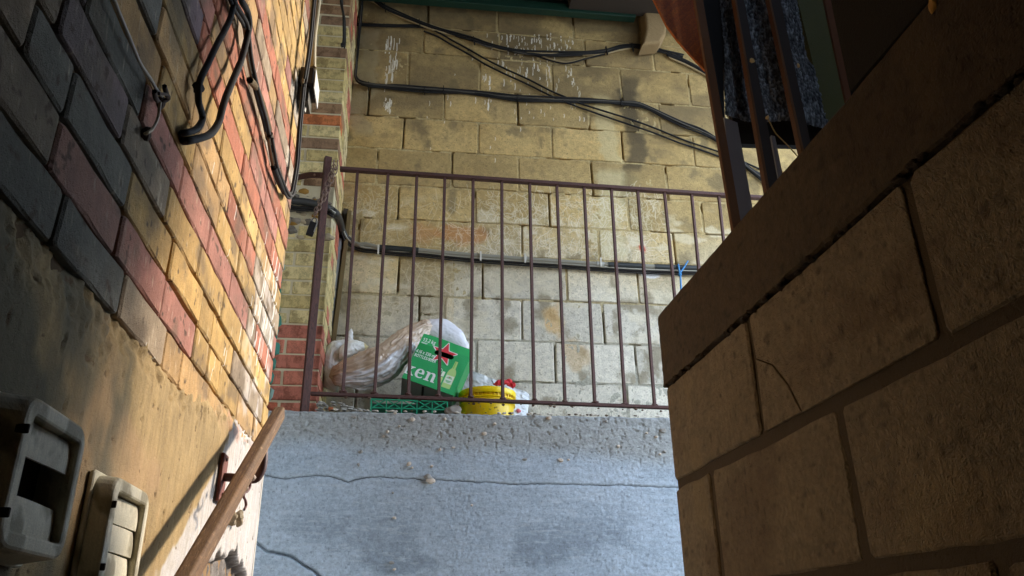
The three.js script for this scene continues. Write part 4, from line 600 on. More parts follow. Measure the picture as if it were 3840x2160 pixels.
{
  // cables on the left brick wall
  const onL = (f, pts, off = 0.012) => pts.map(([x, y]) => atX(f(x, y), XL + off));
  const ca = thing('cable', 'short black cable looping down past a clip and into the left brick wall', 'cable', atX(z1(1500, 650), XL)); const caP = [...onL(z1, [[1790, -160], [1770, 0], [1740, 130], [1690, 240], [1640, 330], [1570, 480], [1502, 640], [1498, 760], [1520, 840], [1530, 890], [1500, 955], [1450, 990]], 0.018), atX(z1(1392, 1003), XL + 0.012), atX(z1(1360, 1006), XL - 0.01)];
  part(ca, 'sheath', [tube(caP, 0.0056, 6, 8)], blackC); part(ca, 'clip', [lump(atX(z1(1500, 668), XL + 0.016), 0.0095, 2, 1, 0.9, 1.3)], blackC);
  const cbp = [...onL(z1, [[1790, -140], [1822, 0], [1868, 90], [1882, 180], [1868, 270], [1812, 480], [1760, 600], [1702, 740], [1672, 840], [1655, 910], [1600, 1000], [1500, 1045]], 0.022), atX(z1(1412, 1063), XL + 0.014), atX(z1(1375, 1066), XL - 0.01)];
  const cb = thing('cable', 'thick black cable curving in a long bow and into the left brick wall', 'cable', cbp[6]); part(cb, 'sheath', [tube(cbp, 0.0066, 6, 8)], blackC); part(cb, 'tape_wrap', [tube(cbp.slice(5, 8), 0.0068, 6, 8)], darkC);
  const bp = [...onL(z1, [[1700, -150], [1752, 30], [1800, 110], [1842, 200], [1868, 420], [1905, 600], [1945, 760], [1985, 900], [2020, 1050]], 0.016), ...onL(zd, [[455, 480], [480, 600], [500, 700], [540, 810], [580, 905], [612, 955], [636, 950], [650, 890], [668, 790], [682, 690], [690, 560], [702, 400], [722, 200], [742, 0]], 0.02), ...onL(zt, [[400, 900], [440, 650], [470, 400], [492, 150], [505, 0], [520, -260]], 0.03)];
  const bb = thing('cable_bundle', 'long cable bundle hanging in a narrow U down the left brick wall', 'cable bundle', bp[10]);
  for (let i = 0; i < 5; i++) part(bb, 'cable', [tube(bp.map((p, k) => p.clone().add(V(0.003 * (i % 3), 0.003 * ((i * 2) % 3), (i - 2) * (k > 15 ? 0.0052 : 0.0042) + 0.004 * (vn(k * 0.7, i * 4.1) - 0.5)))), [0.0042, 0.0035, 0.0046, 0.0036, 0.004][i], 5, 6)], [blackC, greyC, darkC, mat(0x8a7c62, 0.6), blackC][i]);
  part(bb, 'wrap', [tube(onL(zd, [[300, 0], [350, 60], [400, 190], [432, 300], [460, 410]], 0.018), 0.0075, 6, 8)], mat(0x7d6a4a, 0.85, { bumpMap: grain(20, 1), bumpScale: 0.003 })); part(bb, 'end_sleeve', [tube(onL(zd, [[498, 715], [530, 800], [560, 870], [590, 920]], 0.018), 0.009, 6, 8)], blackC); part(bb, 'wrap', [tube(onL(zd, [[462, 440], [478, 560], [500, 690]], 0.018), 0.0085, 6, 8)], mat(0x8a7862, 0.9, { bumpMap: grain(20, 1), bumpScale: 0.003 }));
  const fw = [...onL(z1, [[800, -160], [862, 0], [905, 110], [960, 245], [1010, 365], [1060, 480], [1105, 550], [1145, 610], [1185, 680], [1222, 722]], 0.012), ];
  const tw = thing('grey_wire', 'thin grey wire slanting down the left brick wall to a rusty hook', 'wire', fw[4]); part(tw, 'strand', [tube(fw, 0.0026, 6, 6)], mat(0xa39a8c, 0.5)); part(tw, 'strand', [tube([...onL(z1, [[1208, 770], [1200, 850], [1185, 910], [1150, 975], [1110, 1003]], 0.014), atX(z1(1085, 1008), XL - 0.002)], 0.0022, 6, 6)], mat(0xb5a88e, 0.5));
  const hk = thing('rusty_hook', 'small rusty iron hook bracket fixed to the left brick wall', 'hook', atX(z1(1205, 740), XL)); const rm = mat(0x3a2a20, 0.8, { metalness: 0.2 });
  const H = (x, y, o) => atX(z1(x, y), XL + o); part(hk, 'prong', [tube([H(1240, 650, 0.02), H(1258, 710, 0.018), H(1266, 745, 0.012), H(1215, 775, 0.006)], 0.0034, 4, 6)], rm); part(hk, 'prong', [tube([H(1165, 690, 0.02), H(1175, 740, 0.016), H(1200, 772, 0.006)], 0.0034, 4, 6)], rm); part(hk, 'cross_piece', [bar(H(1190, 705, 0.018), H(1256, 712, 0.018), 0.006, 0.004)], rm); part(hk, 'fixing', [lump(H(1212, 775, 0.003), 0.010, 5, 0.6, 1, 1)], rm); part(hk, 'anchor', [lump(H(1098, 1010, 0.004), 0.009, 8, 0.8, 1.1, 1)], rm);
  // junction box
  const jb = thing('junction_box', 'open grey junction box with a hanging cover plate at the end of the brick wall', 'junction box', V(XL, 0.7, -2.05));
  const q = atX(zt(520, 730), XL + 0.045), q2 = atX(zt(520, 1030), XL + 0.045), zf = q.z; 
  part(jb, 'case', [new RoundedBoxGeometry(0.042, q.y - q2.y, 0.10, 2, 0.004).translate(XL + 0.024, (q.y + q2.y) / 2, zf - 0.05)], mat(0x3a3028, 0.6, { metalness: 0.3 }));
  const c0 = atX(zt(522, 690), XL + 0.048), c1 = atX(zt(560, 1245), XL + 0.05); part(jb, 'cover_plate', [new RoundedBoxGeometry(0.004, c0.y - c1.y, 0.105, 1, 0.0015).translate(XL + 0.049, (c0.y + c1.y) / 2, zf - 0.055)], mat(0xbdb9b0, 0.5)); part(jb, 'knockout', [new THREE.CylinderGeometry(0.006, 0.006, 0.0045, 12).rotateZ(Math.PI / 2).translate(XL + 0.0505, c0.y - 0.09, zf - 0.02)], blackC);
  part(jb, 'connector', [tube([atX(zt(435, 1030), XL + 0.02), atX(zt(425, 1080), XL + 0.02), atX(zt(405, 1150), XL + 0.018), atX(zt(395, 1220), XL + 0.018)], 0.008, 6, 10)], mat(0xa49c90, 0.45, { metalness: 0.4 })); part(jb, 'conduit', [tube([atX(zt(575, -200), XL + 0.02), atX(zt(560, 0), XL + 0.02), atX(zt(535, 220), XL + 0.02), atX(zt(510, 420), XL + 0.022), atX(zt(505, 600), XL + 0.026), atX(zt(505, 735), XL + 0.03)], 0.0095, 6, 10)], mat(0xa89a78, 0.6)); part(jb, 'lower_case', [box(XL + 0.004, XL + 0.034, q2.y - 0.055, q2.y - 0.006, zf - 0.08, zf - 0.012)], mat(0x4a4438, 0.8));
}
// ---------------------------------------------------------------- handrail on the left wall
{
  const xr = XL + 0.083, hi = atX(zr(985, 105), xr), lo = atX(zr(245, 1420), xr), d = lo.clone().sub(hi).normalize(), end = lo.clone().addScaledVector(d, 0.75);
  const wm = colourMap(128, 1024, [0, 1, 0, 1], (a, b) => { const n = fbm(a * 40, b * 14, 4), f = fbm(a * 9 + 3, b * 10, 4), q = vn(a * 120, b * 300); let c = mix3([140, 100, 62], [104, 78, 46], f); c = mix3(c, [96, 66, 40], 0.7 * ss(0.5, 0.75, n)); c = mix3(c, [196, 160, 120], 0.5 * ss(0.6, 0.8, fbm(a * 30 + 7, b * 30, 3))); return c.map((v) => v * (0.86 + 0.2 * q)); });
  const hr = thing('handrail', 'worn orange-brown wooden handrail sloping down the foot of the left wall', 'handrail', lo);
  const g = new RoundedBoxGeometry(0.024, 0.031, 1, 4, 0.006), p = g.attributes.position, u = g.attributes.uv, L = hi.distanceTo(end), zz = end.clone().sub(hi).normalize(), xx = V(0, 1, 0).cross(zz).normalize(), yy = zz.clone().cross(xx);
  for (let i = 0; i < p.count; i++) { const z = p.getZ(i) > 0 ? 0.5 - (0.5 - p.getZ(i)) / L : -0.5 + (p.getZ(i) + 0.5) / L; u.setXY(i, (p.getX(i) + p.getY(i)) * 10, z * L * 1.0); p.setZ(i, z * L); }
  g.applyMatrix4(new THREE.Matrix4().makeBasis(xx, yy, zz)); const m = hi.clone().add(end).multiplyScalar(0.5); g.translate(m.x, m.y, m.z); g.computeVertexNormals(); wm.wrapS = wm.wrapT = THREE.RepeatWrapping;
  part(hr, 'rail', g, mat(0xffffff, 0.75, { map: wm, bumpMap: grain(2, 4), bumpScale: 0.0015 }));
  const red = mat(0x7e4232, 0.6, { bumpMap: grain(2, 2), bumpScale: 0.001 }), redD = mat(0x4c2c28, 0.55), zc0 = -1.645, yc = 0.298, at = (t) => hi.clone().addScaledVector(d, t), under = at((hi.z - zc0) / -d.z).y;
  part(hr, 'bracket_plate', [new RoundedBoxGeometry(0.007, 0.092, 0.042, 2, 0.002).translate(XL + 0.013, yc - 0.002, zc0)], red);
  part(hr, 'bracket_arm', [tube([V(XL + 0.012, yc, zc0), V(XL + 0.05, yc - 0.002, zc0), V(xr - 0.006, yc - 0.003, zc0), V(xr - 0.001, yc + 0.004, zc0), V(xr + 0.004, yc + 0.018, zc0), V(xr + 0.004, yc + 0.045, zc0), V(xr + 0.002, under - 0.012, zc0)], 0.0085, 6, 8)], redD);
  for (const dy of [-0.034, 0.034]) part(hr, 'screw', [new THREE.SphereGeometry(0.004, 8, 6).translate(XL + 0.0165, yc + dy, zc0)], redD);
  const dw = thing('rusty_wire', 'curly rusty wire end hanging below the handrail bracket', 'wire', atX(zr(720, 760), xr)); const W = (x, y) => atX(zr(x, y), xr - 0.005);
  part(dw, 'strand', [tube([W(742, 660), W(742, 710), W(722, 748), W(700, 762), W(688, 790), W(704, 830), W(708, 870), W(692, 904)], 0.0026, 6, 6)], mat(0x5a2c26, 0.6)); part(dw, 'lint', [lump(W(712, 730), 0.006, 3, 0.7, 1.5, 0.7), lump(W(765, 640), 0.006, 6)], mat(0xb9a798, 1));
  const db = thing('cobweb_debris', 'pale clump of cobweb and crumbs stuck to the wall under the handrail', 'debris', atX(zr(628, 965), XL)); const dg = []; for (let i = 0; i < 16; i++) dg.push(lump(atX(zr(rr(590, 668), rr(920, 1015)), XL + rr(0.014, 0.026)), rr(0.003, 0.008), i, 1, 1.2, 1)); part(db, 'crumbs', dg, mat(0x9c8c72, 1), true);
}
// ---------------------------------------------------------------- two louvred vents low on the left wall
const plast = (() => { const m = colourMap(512, 512, [0, 1, 0, 1], (a, b) => { const n = fbm(a * 9, b * 9, 5), s = fbm(a * 90, b * 8, 3), f = vn(a * 200, b * 200); let c = mix3([220, 213, 188], [200, 192, 166], n); c = mix3(c, [124, 116, 90], 0.75 * ss(0.5, 0.72, fbm(a * 5 + 4, b * 5, 4))); return c.map((v) => v * (0.86 + 0.12 * s + 0.1 * f)); }); m.wrapS = m.wrapT = THREE.RepeatWrapping; m.repeat.set(6, 6); return mat(0xffffff, 0.55, { map: m, bumpMap: grain(20, 20), bumpScale: 0.0006 }); })();
function vent(a0, b0, label, flaps, dep = 0.037) {
  const W = 0.128, Hh = 0.117, t = thing('louvre_vent', label, 'vent', V(XL, b0, -a0 - W / 2), 'dirty white vents on the left wall');
  const rect = (S_, x0, x1, y0, y1, r) => { S_.moveTo(x0 + r, y0); S_.lineTo(x1 - r, y0); S_.quadraticCurveTo(x1, y0, x1, y0 + r); S_.lineTo(x1, y1 - r); S_.quadraticCurveTo(x1, y1, x1 - r, y1); S_.lineTo(x0 + r, y1); S_.quadraticCurveTo(x0, y1, x0, y1 - r); S_.lineTo(x0, y0 + r); S_.quadraticCurveTo(x0, y0, x0 + r, y0); return S_; };
  const place = (g, taper = 0) => { const p = g.attributes.position, u = g.attributes.uv; for (let i = 0; i < p.count; i++) { const h = p.getZ(i), k = 1 + taper * (1 - h / 0.05); const x = W / 2 + (p.getX(i) - W / 2) * k, y = Hh / 2 + (p.getY(i) - Hh / 2) * k; if (u) u.setXY(i, p.getX(i) + h, p.getY(i) + h * 0.7); const w = mapL(a0 + x, b0 + y, h + 0.011); p.setXYZ(i, w.x, w.y, w.z); } g.computeVertexNormals(); return g; };
  const ring = rect(new THREE.Shape(), 0, W, 0, Hh, 0.02); ring.holes.push(rect(new THREE.Path(), 0.011, W - 0.007, 0.009, Hh - 0.010, 0.008));
  part(t, 'frame', [place(new THREE.ExtrudeGeometry(ring, { depth: dep, bevelEnabled: true, bevelThickness: 0.004, bevelSize: 0.003, bevelSegments: 2, curveSegments: 6 }), 0.10)], plast);
  part(t, 'flange', [place(new THREE.ExtrudeGeometry(rect(new THREE.Shape(), -0.012, W + 0.010, -0.008, Hh + 0.010, 0.006), { depth: 0.003, bevelEnabled: true, bevelThickness: 0.0015, bevelSize: 0.0015, bevelSegments: 1 }))], plast);
  part(t, 'duct', [place(new THREE.ExtrudeGeometry(rect(new THREE.Shape(), 0.008, W - 0.005, 0.006, Hh - 0.007, 0.006), { depth: 0.0012, bevelEnabled: false }).translate(0, 0, 0.0055))], mat(0x14120f, 0.95));
  const fh = (Hh - 0.021) / 3;
  for (const k of flaps) {
    const y1 = Hh - 0.012 - k * fh, y0 = y1 - fh + 0.0012, g = new THREE.BoxGeometry(W - 0.023, y1 - y0, 0.003, 8, 6, 1), p = g.attributes.position;
    for (let i = 0; i < p.count; i++) { const x = p.getX(i), y = p.getY(i), f = (y1 - y0) / 2; p.setZ(i, p.getZ(i) + 0.001 - 0.0012 * (y / f) * (y / f) - 0.0012 * (y / f) + (k === 1 ? 0.0004 : 0) + 0.0012 * Math.sin(x * 40 + k)); p.setXYZ(i, x + W / 2 + 0.002, y + (y0 + y1) / 2, p.getZ(i) + dep - 0.007); }
    part(t, 'flap', [place(g)], plast);
  }
  const slot = mat(0x2a261e, 0.9); for (const [y0, y1] of [[0.086, 0.094], [0.018, 0.026]]) { const g = new RoundedBoxGeometry(0.003, y1 - y0, 0.026, 1, 0.001).translate(-0.0036, (y0 + y1) / 2, dep - 0.005); part(t, 'side_slot', [place(g)], slot); }
  return t;
}
vent(0.708, 0.076, 'dirty white louvred vent with its middle flap missing, leftmost on the wall', [0, 2]);
vent(0.992, 0.057, 'dirty white louvred vent with all three flaps, nearer the handrail', [0, 1, 2], 0.023);
// ---------------------------------------------------------------- rubbish on the landing
function skin(spine, nS, nA, fold, seed, colour, end = 0.35) {                                    // a crumpled bag: spine of [point, across, deep]
  const curve = new THREE.CatmullRomCurve3(spine.map((q) => q[0]), false, 'centripetal'), P = [], Cc = [], I = [], U = [];
  for (let j = 0; j <= nS; j++) {
    const t = j / nS, c = curve.getPoint(t), d = curve.getTangent(t), nn = V(0, 0, 1), ux = d.clone().cross(nn).normalize(), f = t * (spine.length - 1), k = Math.min(spine.length - 2, Math.floor(f)), w = f - k, ww = w * w * (3 - 2 * w);
    const ru = mix(spine[k][1], spine[k + 1][1], ww), rv = mix(spine[k][2], spine[k + 1][2], ww), e = Math.pow(Math.min(1, Math.sin(Math.PI * Math.min(1, Math.max(0.0001, t))) / end), 0.5);
    for (let i = 0; i <= nA; i++) {
      const th = i / nA * Math.PI * 2, cs = Math.cos(th), sn = Math.sin(th);
      const r1 = 1 - Math.abs(2 * fbm(cs * 3.1 + 10 + seed, sn * 3.1 + t * 2.2, 3) - 1), r2 = 1 - Math.abs(2 * vn(cs * 7 + seed * 2 + t * 5, sn * 7 + 30 + t * 6) - 1), r3 = 1 - Math.abs(2 * vn(cs * 11 + t * 11 + seed, sn * 11 + 60 - t * 9) - 1);
      const r = (1 + fold * (1.2 * (r1 - 0.7) + 0.55 * (r2 - 0.6) + 0.3 * (r3 - 0.6))) * e, p = c.clone().addScaledVector(ux, cs * ru * r).addScaledVector(nn, sn * rv * r);
      { const X = p.x * 26 + seed, Y = p.y * 26, Zz = p.z * 26, w1 = fbm(X * 0.8 + Zz, Y * 0.8 - Zz * 0.6, 2) * 3, c1 = 1 - Math.abs(2 * vn(X * 1.1 + w1 + Zz * 0.7, Y * 1.1 - w1 + Zz * 0.5) - 1), c2 = 1 - Math.abs(2 * vn(X * 2.6 - Y * 1.2 + w1, Y * 2.4 + Zz * 2 + 40) - 1), am = fold * 0.028 * (c1 * 1.4 + c2 * 0.7 - 1.2) * e; p.addScaledVector(ux, cs * am).addScaledVector(nn, sn * am); }
      P.push(p.x, p.y, p.z); U.push(i / nA, t); Cc.push(...(colour ? colour(t, th, r2) : [1, 1, 1]));
    }
  }
  for (let j = 0; j < nS; j++) for (let i = 0; i < nA; i++) { const k = j * (nA + 1) + i; I.push(k, k + 1, k + nA + 2, k, k + nA + 2, k + nA + 1); }
  const g = new THREE.BufferGeometry(); g.setAttribute('position', new THREE.Float32BufferAttribute(P, 3)); g.setAttribute('uv', new THREE.Float32BufferAttribute(U, 2)); g.setAttribute('color', new THREE.Float32BufferAttribute(Cc, 3)); g.setIndex(I); g.computeVertexNormals(); return g;
}
const px = 0.000315;
const sp = (l) => l.map(([x, y, ru, rv, d]) => [atZ(zb(x, y), d), ru * px, rv * px]);
const film = (c, o = {}) => new THREE.MeshPhysicalMaterial({ color: c, roughness: 0.32, clearcoat: 0.5, clearcoatRoughness: 0.25, side: THREE.DoubleSide, vertexColors: true, ...o });
{
  const wb = thing('plastic_bag', 'knotted white plastic bag slumped in the corner by the gate post', 'bag', atZ(zb(500, 900), 3.3));
  part(wb, 'bag_body', skin(sp([[520, 1040, 60, 60, 3.36], [470, 900, 130, 130, 3.36], [455, 760, 125, 150, 3.37], [470, 620, 130, 150, 3.38], [520, 520, 120, 130, 3.38], [600, 480, 90, 90, 3.38], [700, 470, 60, 60, 3.38]]), 90, 110, 0.10, 3, () => [0.80, 0.80, 0.76]), film(0xffffff));
  part(wb, 'bag_neck', skin(sp([[640, 560, 130, 90, 3.36], [680, 480, 70, 55, 3.37], [688, 400, 34, 26, 3.37], [692, 330, 26, 16, 3.37], [700, 262, 10, 8, 3.37]]), 50, 60, 0.16, 5, () => [0.84, 0.84, 0.82], 0.25), film(0xffffff));
  part(wb, 'bag_fold', skin(sp([[560, 640, 30, 60, 3.33], [640, 540, 90, 70, 3.33], [740, 490, 100, 70, 3.34], [840, 480, 70, 50, 3.35], [910, 480, 20, 20, 3.36]]), 50, 60, 0.16, 9, (t) => t > 0.8 ? [0.74, 0.62, 0.30] : [0.80, 0.78, 0.70]), film(0xffffff));
  const bb = thing('rubbish_bag', 'long clear plastic bag stuffed with crumpled brown paper behind the beer carton', 'bag', atZ(zb(900, 1000), 3.3));
  const brown = (t, th, r) => { const k = 0.85 + 0.3 * r; return [0.50 * k, 0.36 * k, 0.24 * k]; };
  const mixed = (t, th, r) => { const cs = Math.cos(th), n = fbm(cs * 4 + t * 9, Math.sin(th) * 4 + t * 5, 3) - 0.5, film_ = ss(0.02, 0.22, cs + 1.1 * n - 0.02 - 3.2 * Math.max(0, t - 0.5)) * ss(0.05, 0.2, t), lite = ss(0.5, 0.95, r + 0.5 * n); return mix3(mix3(brown(t, th, r), [0.60, 0.46, 0.34], 0.5 * lite * (n > 0.02 ? 1 : 0.3)), mix3([0.52, 0.45, 0.39], [0.80, 0.80, 0.82], lite), film_); };
  part(bb, 'bag_body', skin(sp([[420, 850, 50, 60, 3.33], [500, 830, 130, 110, 3.32], [640, 800, 195, 140, 3.30], [850, 765, 255, 170, 3.29], [1040, 700, 265, 170, 3.29], [1190, 580, 225, 160, 3.31], [1320, 440, 185, 130, 3.35], [1470, 325, 150, 110, 3.40], [1610, 250, 115, 90, 3.42], [1720, 250, 70, 60, 3.43]]), 200, 170, 0.15, 12, mixed, 0.3), film(0xffffff, { roughness: 0.3, clearcoat: 0.6 }));
  part(bb, 'white_end', skin(sp([[1560, 230, 60, 50, 3.42], [1660, 250, 130, 70, 3.43], [1800, 290, 185, 80, 3.44], [1930, 380, 170, 80, 3.45], [2030, 480, 110, 60, 3.45], [2080, 580, 50, 40, 3.45]]), 90, 100, 0.05, 41, (t) => t < 0.35 ? mix3([0.60, 0.52, 0.47], [0.78, 0.76, 0.80], t / 0.35) : [0.78, 0.77, 0.82]), film(0xffffff));
}
{
  const TL = atZ(zb(1490, 290), 3.265), TR = atZ(zb(2118, 515), 3.245), BL = atZ(zb(1398, 893), 3.195), BR = atZ(zb(1990, 1087), 3.175);
  const ex = TR.clone().sub(TL).add(BR.clone().sub(BL)).multiplyScalar(0.5), W = ex.length(); ex.normalize();
  let ey = TL.clone().sub(BL).add(TR.clone().sub(BR)).multiplyScalar(0.5); ey.addScaledVector(ex, -ey.dot(ex)); const Hh = ey.length(); ey.normalize(); const ez = ex.clone().cross(ey), D = 0.16;
  const O = TL.clone().add(TR).add(BL).add(BR).multiplyScalar(0.25).addScaledVector(ex, -W / 2).addScaledVector(ey, -Hh / 2), M4 = new THREE.Matrix4().makeBasis(ex, ey, ez).setPosition(O);
  const N = 768, cv = document.createElement('canvas'); cv.width = cv.height = N; const k = cv.getContext('2d');
  k.fillStyle = '#36b866'; k.fillRect(0, 0, N, N);
  for (let x = 0; x < N; x += 15) { k.fillStyle = 'rgba(10,96,70,0.55)'; k.fillRect(x, N * 0.16, 4, N); k.fillStyle = 'rgba(90,200,130,0.35)'; k.fillRect(x + 6, N * 0.16, 3, N); }
  k.fillStyle = '#36b866'; k.fillRect(0, 0, N * 0.66, N * 0.2); k.fillStyle = 'rgba(28,154,75,0.75)'; k.fillRect(0, N * 0.2, N * 0.66, N * 0.3);
  const star = (cx, cy, r, c, w) => { k.beginPath(); for (let i = 0; i < 10; i++) { const a = -Math.PI / 2 + i * Math.PI / 5, q = i % 2 ? r * 0.42 : r; k.lineTo(cx + q * Math.cos(a), cy + q * Math.sin(a)); } k.closePath(); if (w) { k.lineWidth = w; k.strokeStyle = '#f4f4ee'; k.lineJoin = 'round'; k.stroke(); } k.fillStyle = c; k.fill(); };
  k.fillStyle = '#f5f7f2'; k.font = 'bold 82px sans-serif'; k.save(); k.scale(0.72, 1); k.fillText('13.2 kg', 36, 118); k.restore(); k.font = 'bold 30px sans-serif'; k.fillText('CARTON', 26, 152);
  k.fillStyle = '#36b866'; k.fillRect(20, 126, 170, 34); k.fillStyle = '#f5f7f2'; k.fillRect(28, 134, 92, 9); k.fillRect(28, 147, 80, 7);
  k.save(); k.scale(0.7, 1); k.font = 'bold 72px sans-serif'; k.fillText('4 (6 x 330 mL)', 20, 320); k.font = 'bold 68px sans-serif'; k.fillText('BOTTLES/BEER', 20, 390); k.restore();
  star(400, 205, 185, '#e8434a', 24);
  k.font = 'bold 262px serif'; k.fillStyle = '#f7f8f4'; k.fillText('ken', -40, 690); k.font = 'bold 74px sans-serif'; k.lineWidth = 5; k.strokeStyle = '#f7f8f4'; k.beginPath(); k.arc(452, 470, 30, 0, 7); k.stroke(); k.font = 'bold 38px sans-serif'; k.fillText('R', 439, 484);
  k.fillStyle = '#bfe08a'; k.beginPath(); k.moveTo(598, 260); k.lineTo(640, 260); k.lineTo(644, 380); k.quadraticCurveTo(682, 420, 682, 480); k.lineTo(682, 700); k.lineTo(556, 700); k.lineTo(556, 480); k.quadraticCurveTo(556, 420, 594, 380); k.closePath(); k.fill(); k.fillStyle = '#8fcf5a'; k.fillRect(604, 270, 12, 110); k.fillStyle = '#e8f2d8'; k.fillRect(560, 500, 118, 130); k.fillStyle = '#9fd3a0'; k.beginPath(); k.ellipse(618, 566, 44, 50, 0, 0, 7); k.fill(); k.fillStyle = '#eef6e6'; k.fillRect(570, 552, 98, 26); star(618, 530, 14, '#d8474a', 0);
  k.fillStyle = '#cfe88e'; k.fillRect(500, 560, 34, 130); k.fillStyle = '#eef4e0'; k.fillRect(490, 470, 40, 80);
  const tx = new THREE.CanvasTexture(cv); tx.colorSpace = THREE.SRGBColorSpace; tx.flipY = true; tx.magFilter = THREE.LinearFilter;
  const sh = new THREE.Shape(); const r = 0.006; sh.moveTo(0, 0); sh.lineTo(W, 0); sh.lineTo(W, Hh); sh.lineTo(W * 0.66, Hh); sh.quadraticCurveTo(W * 0.4, Hh * 1.03, 0, Hh); sh.closePath();
  const hx = W * 0.53, hy = Hh * 0.715, hw = W * 0.135, hr = W * 0.055, ho = new THREE.Path(); ho.moveTo(hx - hw, hy + hr); ho.absarc(hx - hw, hy, hr, Math.PI / 2, -Math.PI / 2, false); ho.lineTo(hx + hw, hy - hr); ho.absarc(hx + hw, hy, hr, -Math.PI / 2, Math.PI / 2, false); sh.holes.push(ho);
  const g = new THREE.ExtrudeGeometry(sh, { depth: 0.003, bevelEnabled: false, curveSegments: 8 }); g.translate(0, 0, -0.003); const u = g.attributes.uv, p = g.attributes.position; for (let i = 0; i < u.count; i++) u.setXY(i, p.getX(i) / W, p.getY(i) / Hh); g.applyMatrix4(M4); g.computeVertexNormals();
  const bx = thing('beer_carton', 'green beer carton with a red star and white lettering, tilted behind the bars', 'carton', BL);
  part(bx, 'front_panel', g, mat(0xffffff, 0.5, { map: tx }));
  const pane = (x0, x1, y0, y1, z0, z1) => box(x0, x1, y0, y1, z0, z1).applyMatrix4(M4), card = mat(0x8d8f8c, 0.9, { bumpMap: grain(3, 3), bumpScale: 0.001 }), green = mat(0x1d8a48, 0.55);
  part(bx, 'side_panel', [pane(0, 0.003, 0.003, Hh - 0.004, -D, -0.0034)], green); part(bx, 'side_panel', [pane(W - 0.003, W, 0.003, Hh - 0.004, -D, -0.0034)], green); part(bx, 'bottom_panel', [pane(0.0, W, 0, 0.003, -D, -0.0034)], card); part(bx, 'top_panel', [pane(0.003, W - 0.003, Hh - 0.004, Hh - 0.001, -D, -0.0034)], green); part(bx, 'back_panel', [pane(0.003, W - 0.003, 0.003, Hh - 0.004, -D, -D + 0.003)], mat(0x3a2c1e, 0.95)); part(bx, 'flap', [pane(W * 0.4, W * 0.44, -0.004, -0.001, -D * 0.9, -0.01)], mat(0x2a2724, 0.9));
}
{
  const cr = thing('green_crate', 'shallow green plastic lattice crate on the landing floor under the railing', 'crate', V(0, YF, -3.22)); const gm = mat(0x2db083, 0.45), gd = mat(0x12583f, 0.6);
  const zF = 3.2, Lx = atZ(zb(940, 1150), zF).x, Rx = atZ(zb(1860, 1180), zF).x, yt = atZ(zb(960, 1108), zF).y - 0.002, yt2 = atZ(zb(1840, 1140), zF).y - 0.001, yb = YF + 0.004, ym = mix(yb, yt, 0.5);
  const T = (x) => mix(yt, yt2, sat((x - Lx) / (Rx - Lx))), nv = 5, B = 0.0045; const pt = (x, f) => V(x, mix(yb, T(x), f), -zF);
  part(cr, 'rim', [bar(pt(Lx, 1), pt(Rx, 1), 0.008, 0.007)], gm); part(cr, 'rim', [bar(pt(Lx, 0.62), pt(Rx, 0.62), 0.006, 0.004), bar(pt(Lx, 0.2), pt(Rx, 0.2), 0.006, 0.004)], gm);
  for (let i = 0; i <= nv; i++) { const x = mix(Lx, Rx, i / nv); part(cr, 'upright', [bar(V(x, yb, -zF), pt(x, 1), 0.0045, 0.008, V(0, 0, 1))], gm); }
  for (let i = 0; i < nv; i++) { const a = mix(Lx, Rx, i / nv), b = mix(Lx, Rx, (i + 1) / nv); part(cr, 'lattice', [bar(pt(a, 0.6), pt(b, 1), 0.0035, 0.004), bar(pt(a, 1), pt(b, 0.6), 0.0035, 0.004), bar(pt((a + b) / 2, 0.2), pt((a + b) / 2, 1), 0.003, 0.004)], gm); }
  part(cr, 'inner_wall', [box(Lx + 0.004, Rx - 0.004, yb + 0.002, yt - 0.012, -zF - 0.028, -zF - 0.022)], gd); part(cr, 'side_wall', [box(Lx, Lx + 0.004, yb, yt - 0.006, -zF - 0.22, -zF - 0.006), box(Rx - 0.004, Rx, yb, yt2 - 0.006, -zF - 0.22, -zF - 0.006)], gm); part(cr, 'crate_floor', [box(Lx + 0.005, Rx - 0.005, yb, yb + 0.004, -zF - 0.22, -zF - 0.03)], gd);
  const bk = thing('yellow_bucket', 'yellow plastic bucket with a snap rim lid, right of the beer carton', 'bucket', V(0, YF, -3.3)); const zc1 = 3.29, xl = atZ(zx(832, 1100), zc1).x, xr2 = atZ(zx(1655, 1100), zc1).x, cx = (xl + xr2) / 2, R = (xr2 - xl) / 2, yT = atZ(zx(1260, 938), zc1 - R).y; const ym1 = mat(0xffdc00, 0.3), ym2 = mat(0xf2cc00, 0.35);
  const lathe = (pts) => new THREE.LatheGeometry(pts.map(([r, y]) => new THREE.Vector2(r, y)), 64).translate(cx, 0, -zc1);
  part(bk, 'body', [lathe([[0.001, YF + 0.002], [R * 0.86, YF + 0.002], [R * 0.875, YF + 0.008], [R * 0.91, yT - 0.075], [R * 0.915, yT - 0.062], [R * 0.97, yT - 0.060], [R * 0.97, yT - 0.054], [R * 0.93, yT - 0.05], [R * 0.93, yT - 0.026]])], ym2);
  part(bk, 'lid', [lathe([[R * 0.94, yT - 0.024], [R, yT - 0.025], [R * 1.0, yT - 0.004], [R * 0.985, yT], [R * 0.93, yT], [R * 0.9, yT - 0.008], [0.001, yT - 0.009]])], ym1); part(bk, 'lip_ring', [lathe([[R * 0.94, yT - 0.043], [R * 0.985, yT - 0.042], [R * 0.985, yT - 0.037], [R * 0.94, yT - 0.036]])], ym1);
  for (let i = 0; i < 44; i++) { const a = i / 44 * Math.PI * 2, g = new THREE.BoxGeometry(0.0035, 0.011, R * 0.06).translate(0, yT - 0.03, R * 0.955).rotateY(a).translate(cx, 0, -zc1); part(bk, 'rim_tab', g, ym2); }
